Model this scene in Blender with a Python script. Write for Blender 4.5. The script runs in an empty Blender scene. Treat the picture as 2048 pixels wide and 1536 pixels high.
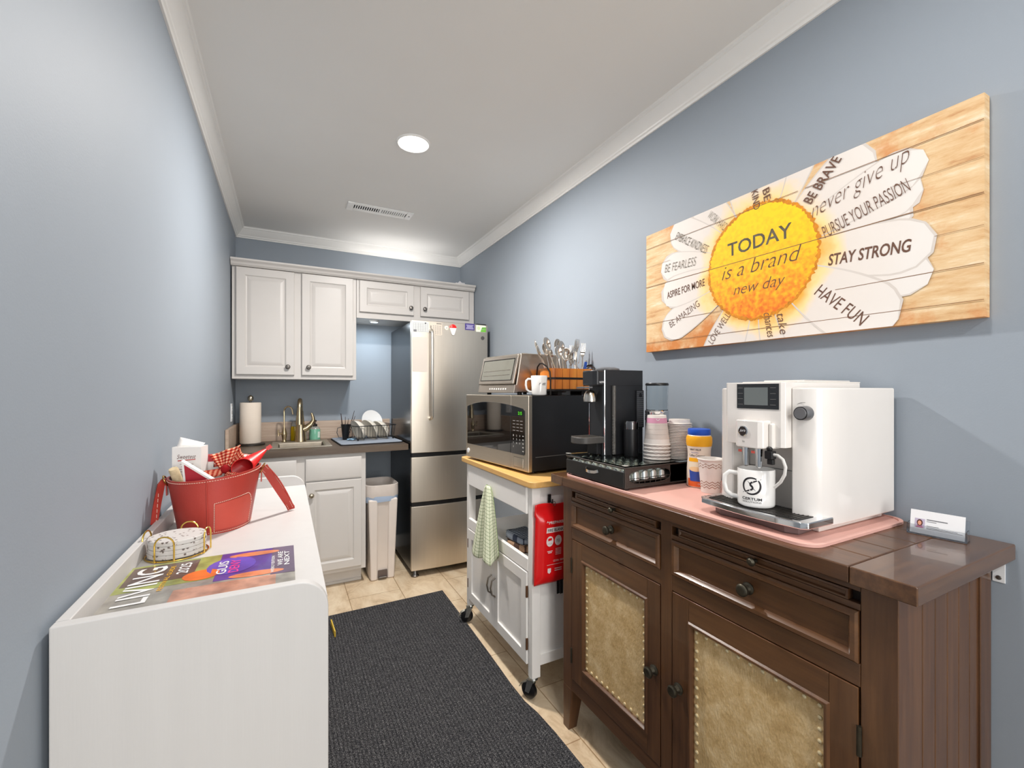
import bpy, math, random
from mathutils import Vector, Matrix
random.seed(7)
S = bpy.context.scene
COL = S.collection
PI = math.pi

# ------------------------------------------------------------------ camera
FPX, TH, HC = 878.0, math.atan(452.4 / 878.0), 1.30
cd = bpy.data.cameras.new('camera'); cam = bpy.data.objects.new('camera', cd); COL.objects.link(cam)
cd.sensor_width = 36.0; cd.lens = 36.0 * FPX / 2048.0; cd.shift_y = 13.0 / 2048.0; cd.clip_start = 0.02
cam.location = (0, 0, HC); cam.rotation_euler = (PI / 2, 0, -TH)
S.camera = cam

# ------------------------------------------------------------------ world, lamps, exposure
S.view_settings.view_transform = 'Standard'; S.view_settings.look = 'None'
S.view_settings.gamma = 1.0; S.view_settings.use_curve_mapping = False
S.view_settings.exposure = -0.02
W = bpy.data.worlds.new('world'); S.world = W; W.use_nodes = True
bg = W.node_tree.nodes['Background']; bg.inputs[0].default_value = (0.80, 0.90, 1.0, 1); bg.inputs[1].default_value = 1.0

def lamp(name, kind, loc, power, color, rot=(0, 0, 0), **kw):
    d = bpy.data.lights.new(name, kind); d.energy = power; d.color = color
    for k, v in kw.items(): setattr(d, k, v)
    o = bpy.data.objects.new(name, d); o.location = loc; o.rotation_euler = rot; COL.objects.link(o); return o

# the recessed ceiling lamp in view, then two unseen lamps added as fill
lamp('downlight_or_fill', 'AREA', (0.537, 2.06, 2.455), 38, (1.0, 0.95, 0.90), shape='DISK', size=0.13)
lamp('downlight_or_fill', 'AREA', (0.60, 0.45, 2.455), 9, (1.0, 0.96, 0.92), shape='DISK', size=0.13)
lamp('downlight_or_fill', 'AREA', (0.48, -0.90, 2.455), 17, (1.0, 0.96, 0.92), shape='DISK', size=0.13)
# the puck under the short cabinet and the one lying on top of the cabinets
lamp('puck_lamp', 'AREA', (0.60, 3.46, 1.812), 2.2, (0.80, 0.92, 1.0), shape='DISK', size=0.05)
lamp('cabinet_top_lamp', 'AREA', (0.80, 3.56, 2.15), 1.3, (1.0, 0.96, 0.92), rot=(PI, 0, 0), shape='RECTANGLE', size=0.6, size_y=0.10)
# area lamp added inside the unseen rear window, filling in for daylight
lamp('rear_window_fill', 'AREA', (0.45, -2.36, 1.45), 52, (1.0, 0.975, 0.94), rot=(PI / 2, 0, 0), shape='RECTANGLE', size=1.3, size_y=1.5)

# ------------------------------------------------------------------ materials
def lin(c): return c / 12.92 if c <= 0.04045 else ((c + 0.055) / 1.055) ** 2.4
def rgb(*c): return tuple(lin(x / 255.0) for x in c)
MC = {}
def mat(name, c, rough=0.5, metal=0.0, var=0.05, vs=18.0, bump=0.0, bs=150.0, coat=0.0, trans=0.0, ior=1.45,
        emit=0.0, stretch=(1, 1, 1), alpha=1.0, spec=0.5, sheen=0.0):
    """Principled surface whose colour and relief vary with noise in object space."""
    if name in MC: return MC[name]
    m = bpy.data.materials.new(name); m.use_nodes = True; n = m.node_tree.nodes; l = m.node_tree.links
    p = n['Principled BSDF']; col = rgb(*c)
    p.inputs['Roughness'].default_value = rough; p.inputs['Metallic'].default_value = metal
    p.inputs['Coat Weight'].default_value = coat; p.inputs['Transmission Weight'].default_value = trans
    p.inputs['IOR'].default_value = ior; p.inputs['Alpha'].default_value = alpha
    p.inputs['Specular IOR Level'].default_value = spec; p.inputs['Sheen Weight'].default_value = sheen
    tc = n.new('ShaderNodeTexCoord'); mp = n.new('ShaderNodeMapping'); mp.inputs['Scale'].default_value = stretch
    l.new(tc.outputs['Object'], mp.inputs['Vector'])
    nz = n.new('ShaderNodeTexNoise'); nz.inputs['Scale'].default_value = vs; nz.inputs['Detail'].default_value = 5
    l.new(mp.outputs[0], nz.inputs['Vector'])
    rp = n.new('ShaderNodeValToRGB'); rp.color_ramp.elements[0].position = 0.3; rp.color_ramp.elements[1].position = 0.7
    rp.color_ramp.elements[0].color = (*[max(0, x * (1 - var)) for x in col], 1)
    rp.color_ramp.elements[1].color = (*[min(1, x * (1 + var)) for x in col], 1)
    l.new(nz.outputs['Fac'], rp.inputs[0]); l.new(rp.outputs[0], p.inputs['Base Color'])
    if emit:
        l.new(rp.outputs[0], p.inputs['Emission Color']); p.inputs['Emission Strength'].default_value = emit
    if bump:
        n2 = n.new('ShaderNodeTexNoise'); n2.inputs['Scale'].default_value = bs; n2.inputs['Detail'].default_value = 3
        l.new(mp.outputs[0], n2.inputs['Vector'])
        b = n.new('ShaderNodeBump'); b.inputs['Strength'].default_value = bump; b.inputs['Distance'].default_value = 0.002
        l.new(n2.outputs['Fac'], b.inputs['Height']); l.new(b.outputs[0], p.inputs['Normal'])
    MC[name] = m; return m

def ramp(n, stops):
    r = n.new('ShaderNodeValToRGB'); e = r.color_ramp.elements
    while len(e) < len(stops): e.new(0.5)
    for i, (pos, c) in enumerate(stops): e[i].position = pos; e[i].color = (*rgb(*c), 1)
    return r

def wood(name, stops, axis, rough=0.35, fine=60.0, coat=0.0, bump=0.15, squeeze=0.06):
    """Grain running along one object axis (0, 1 or 2)."""
    if name in MC: return MC[name]
    m = bpy.data.materials.new(name); m.use_nodes = True; n = m.node_tree.nodes; l = m.node_tree.links
    p = n['Principled BSDF']; p.inputs['Roughness'].default_value = rough; p.inputs['Coat Weight'].default_value = coat
    tc = n.new('ShaderNodeTexCoord'); mp = n.new('ShaderNodeMapping'); sc = [1.0, 1.0, 1.0]; sc[axis] = squeeze
    mp.inputs['Scale'].default_value = sc; l.new(tc.outputs['Object'], mp.inputs['Vector'])
    a = n.new('ShaderNodeTexNoise'); a.inputs['Scale'].default_value = fine; a.inputs['Detail'].default_value = 6; a.inputs['Roughness'].default_value = 0.65
    b = n.new('ShaderNodeTexNoise'); b.inputs['Scale'].default_value = 7.0; b.inputs['Detail'].default_value = 2
    l.new(mp.outputs[0], a.inputs['Vector']); l.new(mp.outputs[0], b.inputs['Vector'])
    mx = n.new('ShaderNodeMath'); mx.operation = 'MULTIPLY_ADD'; mx.inputs[1].default_value = 0.55
    l.new(a.outputs['Fac'], mx.inputs[0])
    m2 = n.new('ShaderNodeMath'); m2.operation = 'MULTIPLY'; m2.inputs[1].default_value = 0.45; l.new(b.outputs['Fac'], m2.inputs[0]); l.new(m2.outputs[0], mx.inputs[2])
    r = ramp(n, stops); l.new(mx.outputs[0], r.inputs[0]); l.new(r.outputs[0], p.inputs['Base Color'])
    bp = n.new('ShaderNodeBump'); bp.inputs['Strength'].default_value = bump; bp.inputs['Distance'].default_value = 0.001
    l.new(a.outputs['Fac'], bp.inputs['Height']); l.new(bp.outputs[0], p.inputs['Normal'])
    MC[name] = m; return m

def checks(name, stops, nu, nv, duty, rough=0.9):
    """Woven check from the cloth's own UV: threads of width duty, nu by nv repeats."""
    if name in MC: return MC[name]
    m = bpy.data.materials.new(name); m.use_nodes = True; n = m.node_tree.nodes; l = m.node_tree.links
    p = n['Principled BSDF']; p.inputs['Roughness'].default_value = rough; p.inputs['Specular IOR Level'].default_value = 0.1
    uv = n.new('ShaderNodeTexCoord'); sp = n.new('ShaderNodeSeparateXYZ'); l.new(uv.outputs['UV'], sp.inputs[0])
    outs = []
    for k, num in ((0, nu), (1, nv)):
        a = n.new('ShaderNodeMath'); a.operation = 'MULTIPLY'; a.inputs[1].default_value = num; l.new(sp.outputs[k], a.inputs[0])
        f = n.new('ShaderNodeMath'); f.operation = 'FRACT'; l.new(a.outputs[0], f.inputs[0])
        c = n.new('ShaderNodeMath'); c.operation = 'LESS_THAN'; c.inputs[1].default_value = duty; l.new(f.outputs[0], c.inputs[0]); outs.append(c)
    s = n.new('ShaderNodeMath'); s.operation = 'ADD'; l.new(outs[0].outputs[0], s.inputs[0]); l.new(outs[1].outputs[0], s.inputs[1])
    h = n.new('ShaderNodeMath'); h.operation = 'MULTIPLY'; h.inputs[1].default_value = 0.5; l.new(s.outputs[0], h.inputs[0])
    r = ramp(n, stops); r.color_ramp.interpolation = 'CONSTANT'; l.new(h.outputs[0], r.inputs[0]); l.new(r.outputs[0], p.inputs['Base Color'])
    nz = n.new('ShaderNodeTexNoise'); nz.inputs['Scale'].default_value = 400; b = n.new('ShaderNodeBump'); b.inputs['Strength'].default_value = 0.3; b.inputs['Distance'].default_value = 0.001
    l.new(nz.outputs['Fac'], b.inputs['Height']); l.new(b.outputs[0], p.inputs['Normal'])
    MC[name] = m; return m

# ------------------------------------------------------------------ mesh builder
class MB:
    def __init__(s): s.v = []; s.f = []; s.m = []; s.uv = []; s.mats = []
    def mi(s, m):
        if m not in s.mats: s.mats.append(m)
        return s.mats.index(m)
    def add(s, vs, fs, m, uvs=None):
        o = len(s.v); s.v += [tuple(v) for v in vs]; k = s.mi(m)
        for i, f in enumerate(fs):
            s.f.append([o + j for j in f]); s.m.append(k); s.uv.append(uvs[i] if uvs else None)
        return s
    def box(s, x0, x1, y0, y1, z0, z1, m):
        vs = [(x, y, z) for z in (z0, z1) for y in (y0, y1) for x in (x0, x1)]
        return s.add(vs, [(0, 2, 3, 1), (4, 5, 7, 6), (0, 1, 5, 4), (1, 3, 7, 5), (3, 2, 6, 7), (2, 0, 4, 6)], m)
    def hexa(s, p, m):   # 8 points: bottom ring of 4, top ring of 4 (same winding)
        return s.add(p, [(3, 2, 1, 0), (4, 5, 6, 7), (0, 1, 5, 4), (1, 2, 6, 5), (2, 3, 7, 6), (3, 0, 4, 7)], m)
    def lathe(s, prof, c, m, axis='z', n=24, sx=1.0, sy=1.0, caps=True):
        vs = []; fs = []
        for r, h in prof:
            for i in range(n):
                a = 2 * PI * i / n; p = (r * math.cos(a) * sx, r * math.sin(a) * sy, h)
                if axis == 'x': p = (p[2], p[0], p[1])
                elif axis == 'y': p = (p[0], p[2], p[1])
                vs.append((c[0] + p[0], c[1] + p[1], c[2] + p[2]))
        for k in range(len(prof) - 1):
            for i in range(n):
                j = (i + 1) % n; q = (k * n + i, k * n + j, (k + 1) * n + j, (k + 1) * n + i)
                fs.append(q if axis != 'y' else q[::-1])
        if caps:
            if prof[0][0] > 1e-6: fs.append(tuple(range(n))[::-1])
            if prof[-1][0] > 1e-6: fs.append(tuple((len(prof) - 1) * n + i for i in range(n)))
        return s.add(vs, fs, m)
    def cyl(s, c, r, h, m, axis='z', n=24, r2=None):
        return s.lathe([(r, 0), (r if r2 is None else r2, h)], c, m, axis, n)
    def tube(s, pts, r, m, n=8, closed=False):
        P = [Vector(p) for p in pts]; L = len(P); vs = []; fs = []; up = None
        for i in range(L):
            t = (P[(i + 1) % L] - P[i - 1]) if closed else (P[min(i + 1, L - 1)] - P[max(i - 1, 0)])
            t.normalize()
            if up is None:
                up = Vector((0, 0, 1)) if abs(t.z) < 0.9 else Vector((1, 0, 0))
            a = up - t * up.dot(t)
            if a.length < 1e-5: a = Vector((1, 0, 0)).cross(t)
            a.normalize(); up = a; b = t.cross(a); rr = r[i] if isinstance(r, (list, tuple)) else r
            for k in range(n):
                w = 2 * PI * k / n; vs.append(P[i] + (a * math.cos(w) + b * math.sin(w)) * rr)
        for i in range(L if closed else L - 1):
            j = (i + 1) % L
            for k in range(n):
                q = (k + 1) % n; fs.append((i * n + k, i * n + q, j * n + q, j * n + k))
        if not closed: fs.append(tuple(range(n))[::-1]); fs.append(tuple((L - 1) * n + k for k in range(n)))
        return s.add(vs, fs, m)
    def strip(s, pts, w, t, m, side=None):   # flat strap along points; side = width direction (vector or list)
        P = [Vector(p) for p in pts]; vs = []; fs = []; L = len(P)
        for i in range(L):
            d = (P[min(i + 1, L - 1)] - P[max(i - 1, 0)]).normalized()
            sd = Vector(side[i] if isinstance(side, list) else (side or (0, 0, 1))); sd = (sd - d * sd.dot(d)).normalized(); nn = d.cross(sd)
            for a, b in ((-1, -1), (1, -1), (1, 1), (-1, 1)): vs.append(P[i] + sd * a * w / 2 + nn * b * t / 2)
        for i in range(L - 1):
            for k in range(4): fs.append((i * 4 + k, i * 4 + (k + 1) % 4, i * 4 + 4 + (k + 1) % 4, i * 4 + 4 + k))
        fs += [(3, 2, 1, 0), tuple((L - 1) * 4 + k for k in range(4))]
        return s.add(vs, fs, m)
    def prism(s, poly, h0, h1, m, axis='z'):
        n = len(poly); vs = []
        for h in (h0, h1):
            for a, b in poly: vs.append((a, b, h) if axis == 'z' else ((a, h, b) if axis == 'y' else (h, a, b)))
        fs = [tuple(range(n))[::-1], tuple(n + i for i in range(n))]
        for i in range(n): j = (i + 1) % n; fs.append((i, j, n + j, n + i))
        if axis == 'y': fs = [f[::-1] for f in fs]
        return s.add(vs, fs, m)
    def rings(s, x0, x1, z0, z1, y, rs, m, cap=True, sgn=1):
        """Nested rectangles on a front facing -y; rs = [(inset, dy)], joined in turn, last one closed."""
        vs = []; fs = []
        for ins, dy in rs:
            vs += [(x0 + ins, y + dy, z0 + ins), (x1 - ins, y + dy, z0 + ins), (x1 - ins, y + dy, z1 - ins), (x0 + ins, y + dy, z1 - ins)]
        for k in range(len(rs) - 1):
            for i in range(4): j = (i + 1) % 4; fs.append((k * 4 + i, k * 4 + j, k * 4 + 4 + j, k * 4 + 4 + i))
        if cap: k = (len(rs) - 1) * 4; fs.append((k, k + 1, k + 2, k + 3))
        return s.add(vs, fs, m)
    def sheet(s, fn, nu, nv, m, thick=None, flip=False):
        """Grid surface fn(u, v), u and v in 0..1, with UV."""
        vs = [fn(i / nu, j / nv) for j in range(nv + 1) for i in range(nu + 1)]; fs = []; us = []
        for j in range(nv):
            for i in range(nu):
                a = j * (nu + 1) + i; q = [a, a + 1, a + nu + 2, a + nu + 1]
                u = [(i / nu, j / nv), ((i + 1) / nu, j / nv), ((i + 1) / nu, (j + 1) / nv), (i / nu, (j + 1) / nv)]
                if flip: q.reverse(); u.reverse()
                fs.append(q); us.append(u)
        return s.add(vs, fs, m, us)
    def ball(s, c, r, m, n=16, k=8, sz=1.0):
        prof = [(r * math.sin(PI * i / k) + 1e-7, -r * sz * math.cos(PI * i / k)) for i in range(k + 1)]
        return s.lathe(prof, c, m, n=n, caps=False)
    def flat(s, fn, pts, m):    # polygon of 2D points placed by fn
        return s.add([fn(*p) for p in pts], [tuple(range(len(pts)))], m)
    def text(s, body, fn, w, h, m, shear=0.0, bold=0.0):
        """Lettering fitted into w by h; fn(x, y) places it. w = None keeps the proportions."""
        vs, fs = glyphs(body, shear, bold)
        xs = [v[0] for v in vs]; ys = [v[1] for v in vs]; x0, x1, y0, y1 = min(xs), max(xs), min(ys), max(ys)
        ky = h / max(1e-6, y1 - y0); kx = ky if w is None else w / max(1e-6, x1 - x0)
        return s.add([fn((v[0] - x0) * kx, (v[1] - y0) * ky) for v in vs], fs, m)
    def build(s, name, parent=None, bevel=0.0, seg=2, angle=35, solid=0.0, sub=0):
        me = bpy.data.meshes.new(name); me.from_pydata(s.v, [], s.f)
        for m in s.mats: me.materials.append(m)
        me.polygons.foreach_set('material_index', s.m); me.polygons.foreach_set('use_smooth', [True] * len(s.f))
        if any(s.uv):
            ul = me.uv_layers.new(name='UVMap'); i = 0
            for f, u in zip(s.f, s.uv):
                for k in range(len(f)): ul.data[i].uv = u[k] if u else (0, 0); i += 1
        me.update(); me.set_sharp_from_angle(angle=math.radians(angle))
        o = bpy.data.objects.new(name, me); COL.objects.link(o)
        if parent: o.parent = parent
        if solid:
            d = o.modifiers.new('thickness', 'SOLIDIFY'); d.thickness = solid; d.offset = 0
        if sub:
            d = o.modifiers.new('smooth', 'SUBSURF'); d.levels = sub; d.render_levels = sub
        if bevel:
            d = o.modifiers.new('bevel', 'BEVEL'); d.width = bevel; d.segments = seg; d.limit_method = 'ANGLE'; d.angle_limit = math.radians(40); d.harden_normals = True
        return o

GC = {}
def glyphs(body, shear, bold):
    k = (body, shear, bold)
    if k not in GC:
        c = bpy.data.curves.new('lettering', 'FONT'); c.body = body; c.size = 1.0; c.shear = shear; c.offset = bold; c.resolution_u = 3; c.fill_mode = 'FRONT'
        o = bpy.data.objects.new('lettering', c); me = o.to_mesh()
        GC[k] = ([tuple(v.co) for v in me.vertices], [tuple(p.vertices) for p in me.polygons])
        o.to_mesh_clear(); bpy.data.objects.remove(o); bpy.data.curves.remove(c)
    return GC[k]

def on(origin, right, up):
    o, r, u = Vector(origin), Vector(right), Vector(up)
    return lambda x, y: o + r * x + u * y
def turned(origin, right, up, deg):    # the same plane, baseline turned by deg
    r, u = Vector(right), Vector(up); a = math.radians(deg)
    return on(origin, r * math.cos(a) + u * math.sin(a), u * math.cos(a) - r * math.sin(a))
def around(c, r, a0, z0, r2=None, h=1.0, sgn=1):   # wraps x about a vertical axis; a0 = angle of x = 0
    def g(x, y):
        rr = r if r2 is None else r + (r2 - r) * (y / h)
        a = a0 + sgn * x / r
        return Vector((c[0] + rr * math.cos(a), c[1] + rr * math.sin(a), c[2] + z0 + y))
    return g

# ------------------------------------------------------------------ objects
def tag(o, label, cat, group=None):
    o['label'] = label; o['category'] = cat
    if group: o['group'] = group
    return o
def thing(name, label, cat, loc=(0, 0, 0), rz=0.0, group=None):
    o = bpy.data.objects.new(name, None); COL.objects.link(o); o.empty_display_size = 0.05
    o.location = loc; o.rotation_euler = (0, 0, math.radians(rz)); return tag(o, label, cat, group)
def solo(name, mb, label, cat, loc=(0, 0, 0), rz=0.0, group=None, rot=None, **kw):
    o = mb.build(name, None, **kw); o.location = loc; o.rotation_euler = rot or (0, 0, math.radians(rz)); return tag(o, label, cat, group)
def struct(name, mb, parent=None, **kw):
    o = mb.build(name, parent, **kw)
    if not parent: o['kind'] = 'structure'
    return o
def dup(root, loc, rz=None, label=None, rot=None):
    c = root.copy(); COL.objects.link(c); c.location = loc
    if rz is not None: c.rotation_euler = (0, 0, math.radians(rz))
    if rot is not None: c.rotation_euler = rot
    if label: c['label'] = label
    for a in list(root.children):
        b = a.copy(); COL.objects.link(b); b.parent = c
        for g in a.children: d = g.copy(); COL.objects.link(d); d.parent = b
    return c

# ================================================================== the room
XL, XR, YB, YF, ZC = -0.320, 1.388, 3.70, -2.40, 2.47
WALL = mat('wall_paint', (149, 158, 168), rough=0.58, var=0.012, vs=3, bump=0.08, bs=260, spec=0.35)
CEIL = mat('ceiling_paint', (234, 233, 230), rough=0.75, var=0.01, vs=3, bump=0.03, bs=200)
TRIM = mat('trim_paint', (240, 239, 236), rough=0.35, var=0.01)

def floor_mat():
    m = bpy.data.materials.new('stone_tile'); m.use_nodes = True; n = m.node_tree.nodes; l = m.node_tree.links; p = n['Principled BSDF']
    tc = n.new('ShaderNodeTexCoord'); sp = n.new('ShaderNodeSeparateXYZ'); cb = n.new('ShaderNodeCombineXYZ')
    l.new(tc.outputs['Object'], sp.inputs[0])
    for src, dst, off in ((1, 0, 0.21), (0, 1, -0.035)):
        a = n.new('ShaderNodeMath'); a.operation = 'ADD'; a.inputs[1].default_value = off; l.new(sp.outputs[src], a.inputs[0]); l.new(a.outputs[0], cb.inputs[dst])
    br = n.new('ShaderNodeTexBrick'); l.new(cb.outputs[0], br.inputs['Vector'])
    br.inputs['Scale'].default_value = 1.0; br.inputs['Mortar Size'].default_value = 0.0025; br.inputs['Mortar Smooth'].default_value = 0.2
    br.inputs['Brick Width'].default_value = 0.62; br.inputs['Row Height'].default_value = 0.315; br.inputs['Bias'].default_value = 0.0
    br.inputs['Color1'].default_value = (*rgb(238, 224, 202), 1); br.inputs['Color2'].default_value = (*rgb(230, 214, 190), 1); br.inputs['Mortar'].default_value = (*rgb(184, 160, 130), 1)
    mp = n.new('ShaderNodeMapping'); mp.inputs['Scale'].default_value = (1.0, 0.55, 1); l.new(tc.outputs['Object'], mp.inputs[0])
    nz = n.new('ShaderNodeTexNoise'); nz.inputs['Scale'].default_value = 9; nz.inputs['Detail'].default_value = 8; nz.inputs['Roughness'].default_value = 0.68; nz.inputs['Distortion'].default_value = 0.8
    l.new(mp.outputs[0], nz.inputs['Vector'])
    r = ramp(n, [(0.30, (186, 160, 128)), (0.45, (232, 218, 198)), (0.62, (255, 250, 240)), (0.75, (226, 206, 180))]); l.new(nz.outputs['Fac'], r.inputs[0])
    mx = n.new('ShaderNodeMix'); mx.data_type = 'RGBA'; mx.blend_type = 'MULTIPLY'; mx.inputs[0].default_value = 0.8
    l.new(br.outputs['Color'], mx.inputs[6]); l.new(r.outputs[0], mx.inputs[7]); l.new(mx.outputs[2], p.inputs['Base Color'])
    p.inputs['Roughness'].default_value = 0.38
    b = n.new('ShaderNodeBump'); b.invert = True; b.inputs['Strength'].default_value = 0.5; b.inputs['Distance'].default_value = 0.002; l.new(br.outputs['Fac'], b.inputs['Height']); l.new(b.outputs[0], p.inputs['Normal'])
    return m
b = MB(); b.box(XL - .1, XR + .1, YF - .1, YB + .1, -0.08, 0, floor_mat()); struct('floor', b)
b = MB(); b.box(XL - .1, XR + .1, YF - .1, YB + .1, ZC, ZC + .08, CEIL); struct('ceiling', b)
b = MB(); b.box(XL - .1, XL, YF - .1, YB + .1, 0, ZC, WALL); struct('wall_left', b)
b = MB(); b.box(XR, XR + .1, YF - .1, YB + .1, 0, ZC, WALL); struct('wall_right', b)
b = MB(); b.box(XL, XR, YB, YB + .1, 0, ZC, WALL); struct('wall_back', b)
b = MB(); wx0, wx1, wz0, wz1 = -0.20, 1.10, 0.72, 2.20
b.box(XL, wx0, YF - .1, YF, 0, ZC, WALL); b.box(wx1, XR, YF - .1, YF, 0, ZC, WALL); b.box(wx0, wx1, YF - .1, YF, 0, wz0, WALL); b.box(wx0, wx1, YF - .1, YF, wz1, ZC, WALL)
struct('wall_front', b)
b = MB()
for x0, x1, z0, z1 in ((wx0 - .07, wx0, wz0 - .07, wz1 + .07), (wx1, wx1 + .07, wz0 - .07, wz1 + .07), (wx0, wx1, wz1, wz1 + .07), (wx0, wx1, wz0 - .07, wz0), (.43, .47, wz0, wz1)):
    b.box(x0, x1, YF - .06, YF + .02, z0, z1, TRIM)
win = struct('unseen_window_1', b, bevel=.004)  # unseen window, put in to frame the rear fill lamp
b = MB(); b.box(wx0, wx1, YF - .055, YF - .05, wz0, wz1, mat('window_glass', (245, 250, 250), rough=.0, trans=1.0, var=0)); b.build('pane', win)

# crown moulding, mitred in the corners
CP = [(0, -.072), (.007, -.072), (.010, -.064), (.015, -.060), (.017, -.054), (.021, -.050), (.030, -.038), (.041, -.024), (.046, -.014), (.051, -.011), (.053, -.004), (.058, 0), (0, 0)]
def crown(name, f0, f1):
    b = MB(); n = len(CP); vs = [f0(d, z) for d, z in CP] + [f1(d, z) for d, z in CP]
    b.add(vs, [(i, (i + 1) % n, n + (i + 1) % n, n + i) for i in range(n)] + [tuple(range(n))[::-1], tuple(range(n, 2 * n))], TRIM); struct(name, b, angle=25)
crown('trim_1', lambda d, z: (XL + d, YF, ZC + z), lambda d, z: (XL + d, YB - d, ZC + z))
crown('trim_2', lambda d, z: (XL + d, YB - d, ZC + z), lambda d, z: (XR - d, YB - d, ZC + z))
crown('trim_3', lambda d, z: (XR - d, YB - d, ZC + z), lambda d, z: (XR - d, YF, ZC + z))
BP = [(0, 0), (.014, 0), (.014, .075), (.009, .090), (0, .095)]
b = MB(); b.prism([(XL + d, z) for d, z in BP], YF, YB, TRIM, 'y'); struct('baseboard_left', b)
b = MB(); b.prism([(XR - d, z) for d, z in BP], YF, YB, TRIM, 'y'); struct('baseboard_right', b)
b = MB(); b.prism([(YB - d, z) for d, z in BP], XL, XR, TRIM, 'x'); struct('baseboard_back', b)

# recessed ceiling light
LENS = mat('lamp_lens', (255, 250, 240), rough=.4, emit=9.0, var=0)
WHT = mat('white_enamel', (238, 237, 234), rough=.3, var=.01)
t = thing('ceiling_light', 'round recessed downlight glowing white in the ceiling', 'ceiling light', (.537, 2.06, ZC))
b = MB(); b.lathe([(.068, -.002), (.071, -.007), (.076, -.005), (.079, 0)], (0, 0, 0), WHT, n=48, caps=False); b.build('trim_ring', t)
b = MB(); b.lathe([(0, -.006), (.045, -.0065), (.066, -.005)], (0, 0, 0), LENS, n=48, caps=False); b.build('lens', t)
# air register
t = thing('ceiling_vent', 'white louvred air register in the ceiling near the cabinets', 'vent', (.547, 2.93, ZC))
b = MB(); VG = mat('vent_white', (246, 246, 244), rough=.4); DK = mat('vent_dark', (26, 26, 28), rough=.8)
hx, hy, ix, iy = .205, .062, .165, .030
b.box(-hx, -ix, -hy, hy, -.009, 0, VG); b.box(ix, hx, -hy, hy, -.006, 0, VG); b.box(-ix, ix, iy, hy, -.006, 0, VG); b.box(-ix, ix, -hy, -iy, -.006, 0, VG); b.box(-.008, .008, -iy, iy, -.006, 0, VG)
b.build('frame', t, bevel=.003)
b = MB(); b.box(-ix, ix, -iy, iy, -.0015, -.0005, DK); b.build('duct_shade', t)  # thin dark sheet painted as the shade inside the register
for sx, lean in ((-1, 1), (1, -1)):
    b = MB()
    for i in range(11):
        x = sx * (.016 + i * .0138); b.hexa([(x - .001 - .003 * lean, -iy, -.0055), (x + .0015 - .003 * lean, -iy, -.0055), (x + .0015 - .003 * lean, iy, -.0055), (x - .001 - .003 * lean, iy, -.0055),
            (x - .001 + .003 * lean, -iy, -.0015), (x + .0015 + .003 * lean, -iy, -.0015), (x + .0015 + .003 * lean, iy, -.0015), (x - .001 + .003 * lean, iy, -.0015)], VG)
    b.build('louvre', t)
for sx in (-1, 1):
    b = MB(); b.lathe([(0, -.0085), (.004, -.0075), (.005, -.006)], (sx * .186, 0, 0), DK, n=12, caps=False); b.build('screw', t)

# outlet on the left wall beside the paper towels
PLATE = mat('outlet_white', (236, 238, 240), rough=.3, var=.01)
t = thing('wall_outlet', 'white outlet plate on the left wall above the side splash', 'outlet', (XL, 3.405, 1.155))
b = MB(); b.box(0, .006, -.036, .036, -.060, .060, PLATE); b.build('plate', t, bevel=.003)
for z in (-.026, .026):
    b = MB(); b.box(.006, .008, -.016, .016, z - .015, z + .015, PLATE); b.box(.008, .0084, -.007, -.005, z - .004, z + .006, DK); b.box(.008, .0084, .005, .007, z - .004, z + .006, DK); b.build('socket', t, bevel=.001)

# ================================================================== kitchen units on the back wall
CAB = mat('cabinet_paint', (206, 202, 198), rough=.38, var=.012, vs=6)
KNOB = mat('pewter', (120, 116, 112), rough=.32, metal=1.0, var=.1)
def knob(b, x, y, z, r=.015, m=None):   # stands out towards -y
    b.lathe([(r * .55, 0), (r * .42, -.010), (r * .5, -.013), (r, -.017), (r * 1.05, -.022), (r * .75, -.028), (0, -.030)], (x, y, z), m or KNOB, axis='y', n=20, caps=False)
RAISED = [(0, .018), (0, .003), (.003, 0), (.050, 0), (.055, .006), (.062, .008), (.068, .006), (.085, .001), (.088, .001)]
FLATD = [(0, .018), (0, .004), (.010, .001), (.014, 0)]
YU = 3.370   # face of the wall cabinets
def wall_cab(name, label, x0, x1, z0, z1, doors):
    t = thing(name, label, 'cabinet', ((x0 + x1) / 2, YU, z0)); cx = (x0 + x1) / 2
    b = MB(); b.box(x0 - cx, x1 - cx, 0, YB - YU - .002, 0, z1 - z0, CAB); b.build('carcass', t, bevel=.0015)
    for a, c, d, e, kx in doors:
        b = MB(); b.rings(a - cx, c - cx, d - z0, e - z0, -.020, RAISED, CAB); o = b.build('door', t, angle=20)
        b = MB(); knob(b, kx - cx, -.019, .0, m=KNOB); k = b.build('knob', o); k.location = (0, 0, (d - z0) + .055)
wall_cab('wall_cabinet', 'tall grey two-door wall cabinet above the sink', XL + .008, .457, 1.377, 2.118, [(-.288, .052, 1.405, 2.108, .012), (.098, .434, 1.405, 2.108, .140)])
wall_cab('wall_cabinet', 'short grey two-door wall cabinet above the fridge', .459, XR - .006, 1.832, 2.118, [(.478, .878, 1.876, 2.105, .852), (.930, 1.332, 1.876, 2.105, .960)])
b = MB(); pr = [(0, 0), (-.022, 0), (-.026, .006), (-.030, .008), (-.036, .022), (-.046, .030), (-.050, .034), (-.052, .044), (0, .044)]
b.prism([(YU - .002 + a, 2.112 + c) for a, c in pr], XL + .004, XR - .010, CAB, 'x'); solo('cabinet_cornice', b, 'grey cornice moulding along the top of the wall cabinets', 'moulding', angle=25)
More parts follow.
